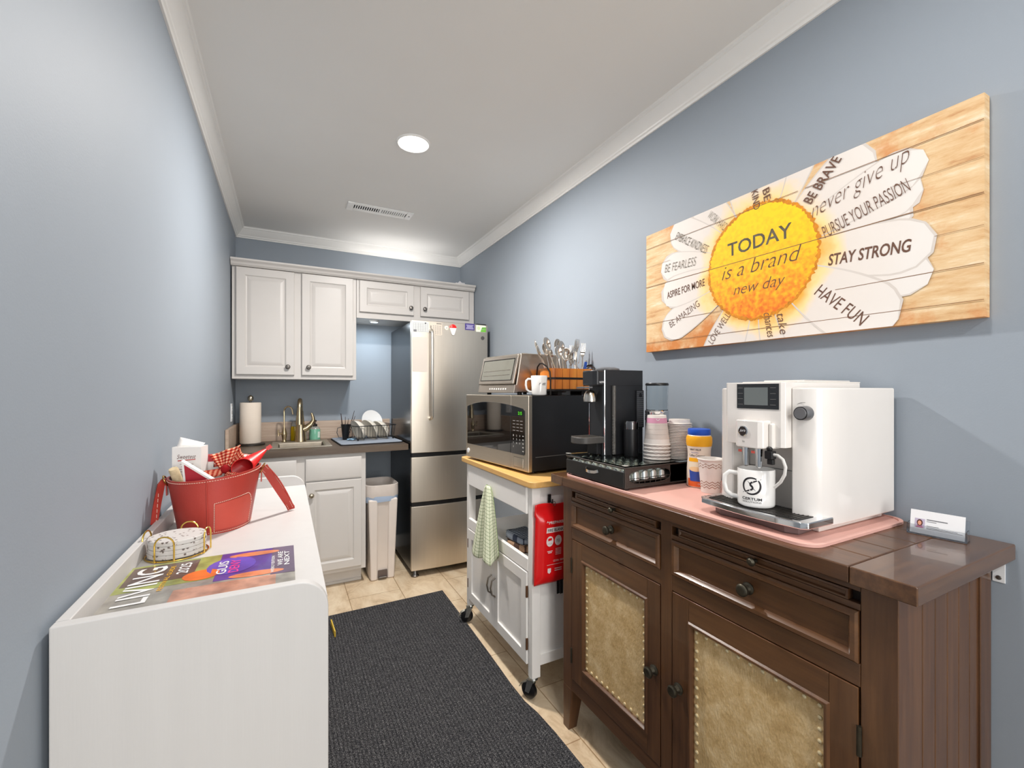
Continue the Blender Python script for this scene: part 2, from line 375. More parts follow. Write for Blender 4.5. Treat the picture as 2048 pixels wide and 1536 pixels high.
# crumpled bag on top of the cabinets, at the right
b = MB(); rnd = random.Random(3); pts = [[(.0, 0)] * 9 for _ in range(7)]
H = [[rnd.uniform(.0, 1) for _ in range(11)] for _ in range(9)]
b.sheet(lambda u, v: Vector((-.09 + .18 * u, -.05 + .10 * v, .002 + .095 * math.sin(PI * u) ** .8 * math.sin(PI * v) ** .8 * (.45 + .55 * H[round(v * 8)][round(u * 10)]))), 10, 8, mat('white_plastic', (236, 236, 240), rough=.3, trans=.15))
solo('crumpled_bag', b, 'crumpled white plastic bag lying on top of the cabinets', 'bag', (1.285, 3.44, 2.119), angle=12)
# puck light
t = thing('puck_light', 'small round puck light under the short cabinet', 'light', (.60, 3.46, 1.832))
b = MB(); b.lathe([(.036, 0), (.036, -.008), (.030, -.013), (.027, -.013)], (0, 0, 0), WHT, n=32, caps=False); b.build('housing', t)
b = MB(); b.lathe([(.027, -.012), (0, -.014)], (0, 0, 0), mat('puck_lens', (225, 240, 255), emit=8.0, var=0), n=32, caps=False); b.build('lens', t)

# base cabinet
YC = 3.090
t = thing('base_cabinet', 'light grey base cabinet under the sink', 'cabinet', (0, YC, 0))
b = MB(); b.box(XL + .006, .480, 0, YB - YC - .016, .105, .885, CAB); b.build('carcass', t, bevel=.0015)
b = MB(); b.box(XL + .006, .462, .075, .09, .002, .105, CAB); b.box(XL + .006, .462, .068, .075, .002, .020, CAB); b.build('toe_kick', t, bevel=.002)
for x0, x1 in ((-.285, .060), (.112, .452)):
    b = MB(); b.rings(x0, x1, .722, .862, -.020, FLATD, CAB); b.build('drawer_front', t, angle=20)
for x0, x1, kx in ((-.285, .060, .035), (.112, .452, .145)):
    b = MB(); b.rings(x0, x1, .132, .712, -.020, RAISED, CAB); o = b.build('door', t, angle=20)
    b = MB(); knob(b, kx, -.019, .632, m=mat('brushed_nickel', (178, 168, 150), rough=.3, metal=1)); b.build('knob', o)
# worktop with a cut-out for the sink
TOP = wood('worktop_laminate', [(.25, (52, 42, 36)), (.5, (84, 70, 58)), (.75, (110, 94, 78))], 0, rough=.35, fine=40)
SX0, SX1, SY0, SY1, ZT = -.075, .268, 3.185, 3.60, .926
b = MB(); x0, x1, y0, y1 = XL + .004, .762, YC - .028, YB - .002
for a, c, d, e in ((x0, SX0, y0, y1), (SX1, x1, y0, y1), (SX0, SX1, y0, SY0), (SX0, SX1, SY1, y1)): b.box(a, c, d, e, .886, ZT, TOP)
solo('worktop', b, 'dark brown laminate worktop running from the left wall to the fridge', 'worktop')
SPL = wood('splash_laminate', [(.3, (150, 126, 108)), (.5, (182, 160, 142)), (.7, (206, 188, 170))], 0, rough=.4, fine=70)
b = MB(); b.box(XL + .022, .762, YB - .020, YB - .002, ZT, 1.067, SPL); solo('backsplash', b, 'low wood-look backsplash along the back wall behind the taps', 'backsplash', bevel=.002)
b = MB(); b.box(XL + .002, XL + .020, YC - .02, YB - .002, ZT, 1.067, SPL); solo('backsplash', b, 'short wood-look side splash on the left wall by the paper towels', 'backsplash', bevel=.002)
# sink
INOX = mat('sink_steel', (176, 168, 154), rough=.5, metal=.6, var=.05, vs=60, bump=.05, bs=300)
t = thing('sink', 'small stainless drop-in sink in the dark worktop', 'sink', (0, 0, ZT))
b = MB(); w, ix0, ix1, iy0, iy1 = .022, SX0 + .03, SX1 - .03, SY0 + .03, SY1 - .11
def ringq(zs): return zs
vs = []; L = [(SX0 - .012, SX1 + .012, SY0 - .012, SY1 + .012, .001), (SX0 - .006, SX1 + .006, SY0 - .006, SY1 + .006, .006), (ix0 - .006, ix1 + .006, iy0 - .006, iy1 + .006, .005), (ix0, ix1, iy0, iy1, -.004), (ix0 + .015, ix1 - .015, iy0 + .015, iy1 - .015, -.135), (ix0 + .03, ix1 - .03, iy0 + .03, iy1 - .03, -.145)]
for a, c, d, e, z in L: vs += [(a, d, z), (c, d, z), (c, e, z), (a, e, z)]
b.add(vs[:16], [(k * 4 + i, k * 4 + (i + 1) % 4, k * 4 + 4 + (i + 1) % 4, k * 4 + 4 + i) for k in range(3) for i in range(4)], INOX); b.add(vs[12:], [(k * 4 + i, k * 4 + (i + 1) % 4, k * 4 + 4 + (i + 1) % 4, k * 4 + 4 + i) for k in range(2) for i in range(4)] + [(8, 9, 10, 11)], mat('sink_steel_shaded', (128, 120, 108), rough=.36, metal=1.0, var=.08, vs=30)); b.build('basin', t, bevel=.006, angle=50)  # bowl steel darkened to stand in for shade inside the basin
b = MB(); b.lathe([(0, -.143), (.02, -.1435), (.028, -.141), (.034, -.1445)], ((ix0 + ix1) / 2, (iy0 + iy1) / 2, 0), mat('drain_steel', (120, 118, 112), rough=.25, metal=1), n=24, caps=False); b.build('drain', t)

GOLD = mat('champagne_bronze', (196, 178, 146), rough=.26, metal=1.0, var=.06)
def arc(c, r, a0, a1, n, ax=(1, 0, 0), up=(0, 0, 1)):
    return [Vector(c) + Vector(ax) * r * math.cos(math.radians(a0 + (a1 - a0) * i / n)) + Vector(up) * r * math.sin(math.radians(a0 + (a1 - a0) * i / n)) for i in range(n + 1)]
# main tap
t = thing('kitchen_faucet', 'large brushed pull-down kitchen faucet behind the sink', 'faucet', (.096, 3.535, ZT + .005))
b = MB(); b.lathe([(.040, 0), (.039, .006), (.035, .03), (.029, .10), (.023, .16), (.019, .205), (.018, .220)], (0, 0, 0), GOLD, n=28); b.build('body', t, angle=50)
d = Vector((-.10, -.995, 0)).normalized()
b = MB(); cc = Vector((0, 0, .215)) + d * .055
b.tube([(0, 0, .19), (0, 0, .215)] + [cc - d * .055 * math.cos(math.radians(a)) + Vector((0, 0, .085 * math.sin(math.radians(a)))) for a in range(0, 181, 12)], .0150, GOLD, n=14); b.build('spout', t)
b = MB(); q = cc + d * .055; b.tube([q + Vector((0, 0, .008)), q - Vector((0, 0, .02)), q - Vector((0, 0, .05)), q - Vector((0, 0, .085))], [.017, .019, .022, .024], GOLD, n=16); b.build('spray_head', t)
b = MB(); b.tube([(.010, 0, .085), (.040, -.004, .098), (.068, -.006, .122), (.084, -.006, .150), (.082, -.006, .172), (.072, -.006, .205)], [.026, .023, .018, .014, .011, .008], GOLD, n=14); b.build('handle', t)
# filter tap
t = thing('filter_faucet', 'slim gooseneck filtered-water faucet left of the main faucet', 'faucet', (-.010, 3.545, ZT + .005))
b = MB(); b.lathe([(.020, 0), (.014, .006), (.012, .018), (.017, .045), (.018, .060), (.013, .085), (.007, .105)], (0, 0, 0), GOLD, n=24); b.build('body', t, angle=50)
b = MB(); d = Vector((.82, -.55, 0)); cc = Vector((0, 0, .220)) + d * .032
b.tube([(0, 0, .10), (0, 0, .16), (0, 0, .215)] + [cc - d * .032 * math.cos(math.radians(a)) + Vector((0, 0, .034 * math.sin(math.radians(a)))) for a in range(6, 171, 15)] + [cc + d * .036 - Vector((0, 0, .022))], .0055, GOLD, n=10); b.build('spout', t)
b = MB(); b.tube([(-.008, -.003, .062), (-.034, -.010, .062)], .0065, GOLD, n=10); b.tube([(-.036, -.010, .045), (-.037, -.010, .070), (-.038, -.010, .090)], [.006, .005, .006], GOLD, n=10); b.build('lever', t)

# soap bottles
b = MB(); YEL = mat('dish_soap_yellow', (205, 170, 10), rough=.15, trans=.25, var=.04); CLR = mat('clear_plastic', (232, 232, 226), rough=.12, trans=.6, var=.02)
t = thing('soap_bottle', 'yellow dish soap bottle with clear top behind the big faucet', 'bottle', (.062, 3.640, ZT))
b.lathe([(.029, 0), (.031, .006), (.030, .09), (.027, .108)], (0, 0, 0), YEL, n=28, sy=.7); b.build('bottle', t, angle=40)
b = MB(); b.lathe([(.0265, .108), (.024, .125), (.020, .142), (.010, .150)], (0, 0, 0), CLR, n=28, sy=.7); b.build('top', t, angle=40)
t = thing('soap_bottle', 'mint green hand soap bottle with a black pump', 'bottle', (.196, 3.645, ZT))
b = MB(); MINT = mat('mint_soap', (136, 206, 178), rough=.15, trans=.2, var=.04)
b.lathe([(.036, 0), (.038, .005), (.038, .075), (.036, .082)], (0, 0, 0), MINT, n=28, sy=.75); b.lathe([(.036, .082), (.030, .095), (.016, .104)], (0, 0, 0), CLR, n=28, sy=.75, caps=False); b.build('bottle', t, angle=40)
b = MB(); f = around((0, 0, 0), .0384, -1.95, .018); LBL = mat('soap_label', (206, 226, 214), rough=.4)
for i in range(6): b.flat(lambda x, y: (f(x, y)[0], f(x, y)[1] * .75, f(x, y)[2]), [(.034 + i * .004, 0), (.034 + i * .004 + .004, 0), (.034 + i * .004 + .004, .045), (.034 + i * .004, .045)], LBL)
b.build('label', t)
b = MB(); BLK = mat('black_plastic', (24, 24, 26), rough=.35, var=.1)
b.lathe([(.017, .102), (.017, .118), (.012, .121), (.005, .122), (.005, .140), (.011, .142), (.011, .150), (.004, .152)], (0, 0, 0), BLK, n=20); b.tube([(0, 0, .147), (.006, -.022, .147), (.007, -.028, .141)], .0042, BLK); b.build('pump', t, angle=40)

# paper towels
t = thing('paper_towel_holder', 'nickel paper towel holder on a dark base by the left wall', 'holder', (-.215, 3.50, ZT))
b = MB(); b.lathe([(.088, 0), (.088, .010), (.080, .014), (0, .014)], (0, 0, 0), mat('dark_base', (62, 58, 54), rough=.4, metal=.6), n=40); b.build('base', t, angle=40)
b = MB(); b.cyl((0, 0, .014), .006, .292, KNOB); b.lathe([(.006, .300), (.016, .306), (.019, .320), (.016, .332), (.006, .341), (0, .343)], (0, 0, 0), mat('brushed_nickel', ()), n=24); b.build('post', t, angle=40)
b = MB(); PAP = mat('paper_towel', (232, 220, 206), rough=.95, var=.02, bump=.25, bs=220)
b.lathe([(.022, 0), (.062, 0), (.064, .003), (.064, .273), (.062, .276), (.022, .276), (.022, 0)], (0, 0, 0), PAP, n=48, caps=False); solo('paper_towel_roll', b, 'full roll of white paper towels standing on its holder', 'paper towels', (-.215, 3.50, ZT + .015), angle=40)

# drying mat, rack and dishes
b = MB(); MATG = mat('mat_grey', (150, 158, 170), rough=.95, var=.05, bump=.3, bs=400); BLK2 = mat('mat_edge', (28, 28, 32), rough=.9)
def rrect(x0, x1, y0, y1, r, n=6):
    o = []
    for cx, cy, a in ((x1 - r, y0 + r, -90), (x1 - r, y1 - r, 0), (x0 + r, y1 - r, 90), (x0 + r, y0 + r, 180)):
        o += [(cx + r * math.cos(math.radians(a + 90 * i / n)), cy + r * math.sin(math.radians(a + 90 * i / n))) for i in range(n + 1)]
    return o
b.prism(rrect(-.215, .215, -.24, .24, .03), 0, .006, BLK2); b.prism(rrect(-.211, .211, -.236, .236, .028), .006, .011, MATG)
solo('drying_mat', b, 'grey dish drying mat with black edge on the worktop', 'mat', (.530, 3.400, ZT), 3, bevel=.002)
ZM = ZT + .011
WIRE = mat('black_wire', (22, 22, 24), rough=.4, metal=.3)
t = thing('dish_rack', 'black wire dish rack standing on the grey drying mat', 'dish rack', (.575, 3.42, ZM), 14)
b = MB(); hx, hy = .145, .085
def loop(x, y, z): return [(-x, -y, z), (x, -y, z), (x, y, z), (-x, y, z)]
def rl(x, y, z, r=.02): return [(p[0], p[1], z) for p in rrect(-x, x, -y, y, r, 4)]
b.tube(rl(hx + .012, hy + .012, .105), .0028, WIRE, n=6, closed=True); b.tube(rl(hx, hy, .016), .0024, WIRE, n=6, closed=True)
for i in range(14):
    x = -hx + .012 + i * (2 * hx - .024) / 13
    b.tube([(x * 1.05, -hy - .012, .105), (x, -hy, .016), (x, hy, .016), (x * 1.05, hy + .012, .105)], .0014, WIRE, n=5)
for i in range(8):
    y = -hy + .012 + i * (2 * hy - .024) / 7
    for sx in (-1, 1): b.tube([(sx * (hx + .012), y, .105), (sx * hx, y, .016)], .0014, WIRE, n=5)
b.build('basket', t)
for sx in (-1, 1):
    for sy in (-1, 1): b = MB(); b.lathe([(.006, 0), (.007, .012), (.004, .018)], (sx * (hx - .01), sy * (hy - .01), 0), BLK, n=10); b.build('foot', t)
CER = mat('cream_china', (236, 228, 214), rough=.15, var=.01, coat=.5); CER2 = mat('white_china', (238, 238, 238), rough=.12, var=.01, coat=.5)
def bowl(r, h):
    b = MB(); b.lathe([(0, 0), (r * .42, 0), (r * .5, h * .06), (r * .82, h * .45), (r, h), (r - .003, h), (r * .78, h * .47), (r * .45, h * .12), (0, h * .09)], (0, 0, 0), CER, n=36, caps=False); return b
def plate(r): 
    b = MB(); b.lathe([(0, 0), (r * .6, 0), (r * .66, .005), (r, .015), (r, .017), (r * .64, .008), (0, .004)], (0, 0, 0), CER2, n=40, caps=False); return b
o = solo('bowl', bowl(.083, .055), 'cream bowl tilted at the left end of the dish rack', 'bowl', (.512, 3.398, ZM + .088), rot=(math.radians(112), 0, math.radians(-72)), angle=50)
dup(o, (.596, 3.418, ZM + .092), label='middle cream bowl leaning in the dish rack', rot=(math.radians(114), 0, math.radians(-66)))
dup(o, (.680, 3.438, ZM + .086), label='cream bowl tipped against the right end of the dish rack', rot=(math.radians(118), 0, math.radians(-70)))
solo('plate', plate(.085), 'white plate standing behind the bowls in the dish rack', 'plate', (.590, 3.530, ZM + .125), rot=(math.radians(68), math.radians(25), math.radians(10)), angle=50)
# black utensil cup with its contents
t = thing('utensil_cup', 'black plastic utensil cup at the left of the dish rack', 'cup', (.392, 3.440, ZM))
b = MB(); b.lathe([(.019, 0), (.021, .002), (.031, .108), (.035, .113), (.033, .113), (.029, .105), (.018, .005), (0, .004)], (0, 0, 0), BLK, n=24, sy=.85, caps=False); b.build('cup', t, angle=40)
b = MB(); b.tube([(-.029, 0, .095), (-.055, 0, .088), (-.060, 0, .055), (-.048, 0, .020), (-.024, 0, .018)], .0025, mat('smoked_plastic', (86, 92, 100), rough=.2, trans=.4), n=8); b.build('handle', t)
DW = mat('dark_utensil', (58, 40, 34), rough=.45, var=.2)
for k, (dx, dy, lx, ly, hgt, r, lab) in enumerate(((-.012, 0, -.10, .1, .185, .0045, 'short thick brown utensil leaning left in the black cup'), (-.002, .008, .02, .1, .160, .003, 'shortest dark stick in the middle of the black cup'), (.008, -.004, .26, 0, .205, .003, 'longest dark chopstick leaning right in the black cup'), (.014, .006, .34, .1, .165, .003, 'thin dark stick leaning far right in the black cup'), (.000, -.010, .12, -.05, .150, .003, 'dark chopstick at the front of the black cup'))):
    b = MB(); b.tube([(0, 0, 0), (lx * hgt * .5, ly * hgt * .5, hgt * .5), (lx * hgt, ly * hgt, hgt)], [r * .7, r, r * .5], DW, n=8); solo('chopstick', b, lab, 'utensil', (.392 + dx, 3.44 + dy, ZM + .008), group='utensils in the black cup')
b = MB(); b.sheet(lambda u, v: Vector((-.03 + .06 * u, -.018 + .036 * v, .004 + .008 * abs(math.sin(5 * u + 3 * v)))), 12, 8, mat('blue_cloth', (150, 188, 214), rough=.95), thick=.002)
solo('dish_cloth', b, 'small pale blue cloth lying on the mat under the utensil cup', 'cloth', (.425, 3.375, ZM), solid=.004)

# refrigerator
STEEL = mat('fridge_steel', (212, 203, 190), rough=.36, metal=1.0, var=.03, vs=6, stretch=(60, 60, .6), bump=.05, bs=14)
SIDE = mat('fridge_side', (52, 54, 57), rough=.22, metal=.7, var=.03)
FX0, FX1, FY = .770, 1.346, 2.995
t = thing('refrigerator', 'stainless steel fridge with two freezer drawers by the right wall', 'refrigerator', ((FX0 + FX1) / 2, FY, 0)); hw = (FX1 - FX0) / 2
b = MB(); b.box(-hw + .003, hw - .003, .055, .680, .045, 1.780, SIDE); b.build('cabinet', t, bevel=.004)
b = MB(); b.box(-hw + .008, hw - .008, .045, .060, .050, 1.775, BLK); b.build('gasket', t)
def fdoor(name, z0, z1):
    b = MB(); n = 14; poly = [(-hw, .048)] + [(-hw + 2 * hw * i / n, .014 * (2 * i / n - 1) ** 2 + .002) for i in range(n + 1)] + [(hw, .048)]
    b.prism(poly, z0, z1, STEEL); return b.build(name, t, bevel=.003, angle=25)
dr = fdoor('upper_door', .866, 1.788); fdoor('freezer_drawer', .524, .836); fdoor('freezer_drawer', .050, .494)
for z in (.836, .494):
    b = MB(); b.box(-hw + .004, hw - .004, .020, .050, z, z + .030, BLK); b.build('pull_recess', t)
b = MB(); hx = -.158
b.tube([(hx, .012, 1.100), (hx, -.030, 1.108), (hx, -.044, 1.125), (hx, -.044, 1.70), (hx, -.030, 1.718), (hx, .012, 1.726)], .011, mat('handle_steel', (236, 228, 216), rough=.30, metal=1), n=14); b.build('handle', dr)
b = MB(); b.lathe([(0, -.0025), (.013, -.002), (.014, 0)], (.245, .010, 1.690), KNOB, axis='y', n=24, caps=False); b.build('badge', dr)
for x in (-hw + .035, hw - .035):
    for y in (.05, .62): b = MB(); b.lathe([(.026, 0), (.026, .008), (.018, .016), (.012, .046)], (x, y, 0), KNOB if y < .1 else BLK, n=20); b.build('foot', t)
b = MB(); b.box(hw - .09, hw - .01, .02, .10, 1.781, 1.796, BLK); b.build('hinge_cover', t, bevel=.003)
# papers and magnets on the fridge door
INK = mat('print_grey', (120, 120, 124), rough=.6); INK2 = mat('print_dark', (40, 40, 46), rough=.6)
def dy(x): q = (x - FX0) / (FX1 - FX0); return FY + .014 * (2 * q - 1) ** 2 + .002
def sheetpaper(name, label, cat, x0, x1, z0, z1, col, marks=None, th=.0012, lift=.0006):
    w, h = x1 - x0, z1 - z0; b = MB(); ya, yb = dy(x0) - lift, dy(x1) - lift
    fn = lambda x, z, d=0: Vector((x, (ya - yb) * (.5 - x / w) - d, z)); m = mat(name + str(col), col, rough=.6, var=.01)
    b.hexa([fn(0, 0, th), fn(w, 0, th), fn(w, 0, 0), fn(0, 0, 0), fn(0, h, th), fn(w, h, th), fn(w, h, 0), fn(0, h, 0)], m)
    if marks: marks(b, lambda x, z: fn(x, z, th + .0003), w, h)
    return solo(name, b, label, cat, (x0, (ya + yb) / 2, z0))
def rect(b, fn, x0, x1, z0, z1, m): b.flat(fn, [(x0, z0), (x1, z0), (x1, z1), (x0, z1)], m)
def calm(b, fn, w, h):
    for i in range(6): rect(b, fn, .06 * w, .94 * w, h * (.08 + i * .15), h * (.08 + i * .15) + .0012, INK)
    for i in range(7): rect(b, fn, w * (.06 + i * .145), w * (.06 + i * .145) + .0012, .08 * h, .84 * h, INK)
    rect(b, fn, .08 * w, .26 * w, .02 * h, .22 * h, INK); rect(b, fn, .76 * w, .84 * w, .80 * h, .92 * h, INK2)
def listm(b, fn, w, h):
    rect(b, fn, .55 * w, .95 * w, .90 * h, .95 * h, INK2)
    for i in range(7):
        for j in range(4): rect(b, fn, w * (.24 + j * .18), w * (.36 + j * .18), h * (.10 + i * .105), h * (.10 + i * .105) + .003, INK)
    for i in range(7): rect(b, fn, .04 * w, .14 * w, h * (.14 + i * .09), h * (.14 + i * .09) + .005, INK2)
sheetpaper('calendar_page', 'white calendar page at the top left of the fridge door', 'paper', .776, .890, 1.706, 1.780, (196, 199, 198), calm)
sheetpaper('list_page', 'cream printed list hung right of the calendar page on the fridge', 'paper', .897, .985, 1.690, 1.778, (204, 193, 178), listm)
sheetpaper('paper_sheet', 'tall blank white sheet below the calendar page on the fridge', 'paper', .776, .880, 1.430, 1.672, (202, 193, 184))
def logo(b, fn, w, h):
    for i, ww in enumerate((.8, .7, .6, .75)): rect(b, fn, w * (.5 - ww / 2), w * (.5 + ww / 2), h * (.18 + i * .17), h * (.18 + i * .17) + .004, mat('pale_print', (190, 186, 214), rough=.6))
sheetpaper('fridge_magnet', 'purple rectangular card magnet at the top right of the fridge', 'magnet', 1.160, 1.236, 1.742, 1.790, (74, 62, 128), logo)
def greens(b, fn, w, h):
    b.flat(fn, [(.45 * w, .02 * h), (w, .02 * h), (w, .75 * h), (.6 * w, .7 * h)], mat('card_green', (110, 186, 60), rough=.5)); rect(b, fn, .55 * w, .95 * w, .35 * h, .42 * h, PLATE); rect(b, fn, .55 * w, .9 * w, .55 * h, .6 * h, PLATE)
    b.flat(fn, [(w * .26 + .013 * math.cos(a * PI / 8), h * .55 + .013 * math.sin(a * PI / 8)) for a in range(16)], mat('card_pale', (214, 226, 180), rough=.5))
sheetpaper('fridge_magnet', 'white and green card magnet at the top right corner of the fridge', 'magnet', 1.248, 1.330, 1.734, 1.784, (232, 236, 220), greens)
b = MB(); b.lathe([(.015, 0), (.015, -.003), (0, -.005)], (0, 0, 0), mat('magnet_cream', (226, 222, 206), rough=.4), axis='y', n=24, caps=False); b.flat(on((-.006, -.0052, -.002), (1, 0, 0), (0, 0, 1)), [(0, 0), (.012, 0), (.012, .003), (0, .003)], INK)
solo('fridge_magnet', b, 'small round cream magnet in the middle of the fridge door', 'magnet', (1.018, dy(1.018) - .0006, 1.746))
b = MB(); RED = mat('magnet_red', (226, 30, 30), rough=.3)
b.prism([(.026 * math.cos(i * PI / 10), .026 * math.sin(i * PI / 10)) for i in range(11)], -.010, 0, RED, 'y')
b.prism([(-.026, 0), (-.012, -.042), (-.006, -.052), (.006, -.052), (.012, -.042), (.026, 0)], -.009, 0, mat('magnet_white', (236, 234, 232), rough=.3), 'y')
b.flat(on((0, -.0104, 0), (1, 0, 0), (0, 0, 1)), [(-.015 + .009 * math.cos(a * PI / 6), .012 + .009 * math.sin(a * PI / 6)) for a in range(12)], mat('magnet_pink', (238, 120, 110), rough=.3))
solo('fridge_magnet', b, 'red and white cone-shaped magnet on the fridge door', 'magnet', (1.066, dy(1.066) - .0006, 1.748), bevel=.002)

# waste bin
t = thing('trash_can', 'tall slim white pedal bin beside the base cabinet', 'bin', (.592, 3.215, 0))
b = MB(); BIN = mat('bin_plastic', (224, 214, 206), rough=.4, var=.012)
def ov(w, d, r, z): return [(p[0], p[1], z) for p in rrect(-w, w, -d, d, r, 5)]
def loft(b, loops, m, cap0=True, cap1=False):
    n = len(loops[0]); vs = [p for L in loops for p in L]
    fs = [(k * n + i, k * n + (i + 1) % n, (k + 1) * n + (i + 1) % n, (k + 1) * n + i) for k in range(len(loops) - 1) for i in range(n)]
    if cap0: fs.append(tuple(range(n))[::-1])
    if cap1: fs.append(tuple((len(loops) - 1) * n + i for i in range(n)))
    return b.add(vs, fs, m)
loft(b, [ov(.080, .105, .035, .002), ov(.086, .113, .04, .05), ov(.104, .146, .06, .640), ov(.108, .150, .06, .648), ov(.104, .146, .058, .650), ov(.098, .140, .056, .640), ov(.078, .10, .03, .02)], BIN)
b.build('body', t, angle=40)
for sx in (-1, 1):
    b = MB(); b.hexa([(sx * .080, -.126, 0), (sx * .034, -.126, 0), (sx * .030, -.08, 0), (sx * .080, -.08, 0), (sx * .098, -.156, .56), (sx * .036, -.156, .56), (sx * .032, -.11, .56), (sx * .098, -.11, .56)] if sx > 0 else
        [(-.034, -.126, 0), (-.080, -.126, 0), (-.080, -.08, 0), (-.030, -.08, 0), (-.036, -.156, .56), (-.098, -.156, .56), (-.098, -.11, .56), (-.032, -.11, .56)], BIN); b.build('front_rib', t, bevel=.012, seg=3)
b = MB(); b.box(-.028, .028, -.135, -.10, .012, .024, KNOB); b.build('pedal', t, bevel=.004)
b = MB(); b.box(-.030, .030, -.1245, -.115, .010, .065, mat('bin_shadow', (96, 84, 78), rough=.6)); b.build('pedal_shade', t)  # shade-coloured block standing in for the shadow behind the pedal
b = MB(); LIN = mat('bin_liner', (232, 222, 214), rough=.35, trans=.25, var=.03, bump=.3, bs=40); LIN2 = mat('liner_band', (176, 196, 222), rough=.35, trans=.25)
def wav(w, d, r, z, am, k): return [(p[0] * (1 + am * math.sin(i * 2.4 + k)), p[1] * (1 + am * math.sin(i * 1.7 + k)), z + am * .25 * math.sin(i * 2.1 + k)) for i, p in enumerate(ov(w, d, r, z))]
loft(b, [wav(.084, .12, .04, .36, .02, 0), wav(.095, .136, .05, .62, .01, 1), ov(.1045, .147, .058, .655), wav(.111, .154, .06, .652, .004, 2), wav(.112, .155, .06, .60, .012, 1), wav(.111, .154, .06, .575, .02, 3)], LIN, False)
loft(b, [wav(.111, .154, .06, .575, .02, 3), wav(.110, .153, .06, .560, .016, 1), wav(.109, .1525, .06, .538, .02, 2)], LIN2, False)
solo('bin_liner', b, 'white bin liner with a blue drawstring band folded over the bin rim', 'bin bag', (.592, 3.215, 0), angle=60)

# ================================================================== white desk by the left wall and what stands on it
DSK = mat('desk_white', (203, 201, 199), rough=.42, var=.015, vs=30, stretch=(1, 1, .05), bump=.05, bs=300)
DX0, DX1, DY0, DY1, ZS, ZR = -.311, .071, .887, 2.030, .910, .950
t = thing('console_desk', 'white console desk with a raised rim against the left wall', 'desk', (0, DY0, 0))
def endp(y0, y1):
    r = .052; poly = [(DX0, 0), (DX1, 0), (DX1, ZR - r)] + [(DX1 - r + r * math.cos(a * PI / 16), ZR - r + r * math.sin(a * PI / 16)) for a in range(1, 9)] + [(DX0, ZR)]
    b = MB(); b.prism([(x, z) for x, z in poly], y0, y1, DSK, 'y'); b.build('end_panel', t, bevel=.0025)
L_ = DY1 - DY0
endp(0, .020); endp(L_ - .020, L_)
b = MB(); b.box(DX0, DX1, .020, L_ - .020, ZS - .022, ZS, DSK); b.build('top', t, bevel=.002)
b = MB(); b.box(DX0, DX0 + .018, .020, L_ - .020, ZS, ZR, DSK); b.box(DX0, DX0 + .016, .020, L_ - .020, .10, ZS - .022, DSK); b.build('back_panel', t, bevel=.002)
for i in range(2):
    y0 = .030 + i * (L_ - .05) / 2
    b = MB(); b.box(DX1 - .020, DX1 - .002, y0, y0 + (L_ - .07) / 2, ZS - .17, ZS - .028, DSK); b.build('drawer_front', t, bevel=.002)

# magazines
MZ = (-.292, .935)
def mag(name, label, z, dx, dyy, rz, cover):
    th = .0045; w, h = .305, .262   # x extent (the page's height) and y extent
    b = MB(); pg = mat('page_edge', (224, 220, 214), rough=.7, var=.06, vs=300)
    f = lambda u: .004 * (1 - u) ** 2
    n = 10; poly = [(w * i / n, 0) for i in range(n + 1)] + [(w * (n - i) / n, th + .002 * math.sin(PI * (n - i) / n)) for i in range(n + 1)]
    b.prism([(x, zz) for x, zz in poly], 0, h, pg, 'y')
    fn = lambda x, y, d=.0003: Vector((x, y, th + .002 * math.sin(PI * max(0, min(1, x / w))) + d))
    if cover: cover(b, fn, w, h)
    solo(name, b, label, 'magazine', (MZ[0] + dx, MZ[1] + dyy, z), rz)
P_ = lambda nm, c, r=.28, v=.25: mat(nm, c, rough=r, var=v, vs=26, coat=.3)
def patch(b, fn, x0, x1, y0, y1, m, lvl=1):
    b.sheet(lambda u, v: fn(x0 + (x1 - x0) * u, y0 + (y1 - y0) * v, .0002 * lvl), 8, 4, m)
def blob(b, fn, cx, cy, rx, ry, m, lvl, n=18):
    b.add([fn(cx + rx * math.cos(2 * PI * i / n), cy + ry * math.sin(2 * PI * i / n), .0002 * lvl) for i in range(n)], [tuple(range(n))], m)
def cover1(b, fn, w, h):
    white = mat('print_white', (240, 240, 240), rough=.3, coat=.3); org = P_('cover_orange', (226, 112, 40)); prp = P_('cover_purple', (84, 62, 150)); 
    patch(b, fn, 0, w, 0, h, P_('cover_grey', (150, 146, 138), v=.35), 1)
    patch(b, fn, .0, .16, .12, h, P_('cover_olive', (150, 156, 84), v=.4), 2); patch(b, fn, .005, .12, .15, h - .01, P_('cover_umber', (96, 76, 66), v=.35), 3)
    patch(b, fn, .16, .27, .10, h, prp, 2); patch(b, fn, .26, w, .09, h, P_('cover_plum', (92, 74, 104)), 3)
    patch(b, fn, .10, .27, .0, .09, P_('cover_skin', (190, 140, 118), v=.4), 2)
    blob(b, fn, .135, .150, .032, .028, org, 4); blob(b, fn, .185, .18, .045, .05, P_('cover_violet', (92, 78, 178)), 4); blob(b, fn, .225, .235, .05, .014, P_('cover_peach', (214, 130, 90)), 4)
    blob(b, fn, .235, .11, .05, .014, P_('cover_peach', ()), 4)
    T = lambda s, x, y, ww, hh, m, lvl=6: b.text(s, lambda a, c: fn(x - c, y + a, .0002 * lvl), ww, hh, m, bold=.012)
    T('LIVING', .066, .055, .185, .050, white); T('FESTIVAL GUIDE', .080, .10, .13, .008, mat('print_yellow', (226, 170, 40), rough=.3)); T('2025', .108, .175, .062, .020, white)
    T('GUIS', .178, .135, .075, .018, white); T('DENY', .200, .135, .075, .018, mat('print_pink', (236, 70, 150), rough=.3))
    T('WEEKLY EDITION', .266, .10, .10, .006, white); T('WE ARE', .282, .135, .09, .010, white); T('NEXT', .295, .135, .09, .010, white)
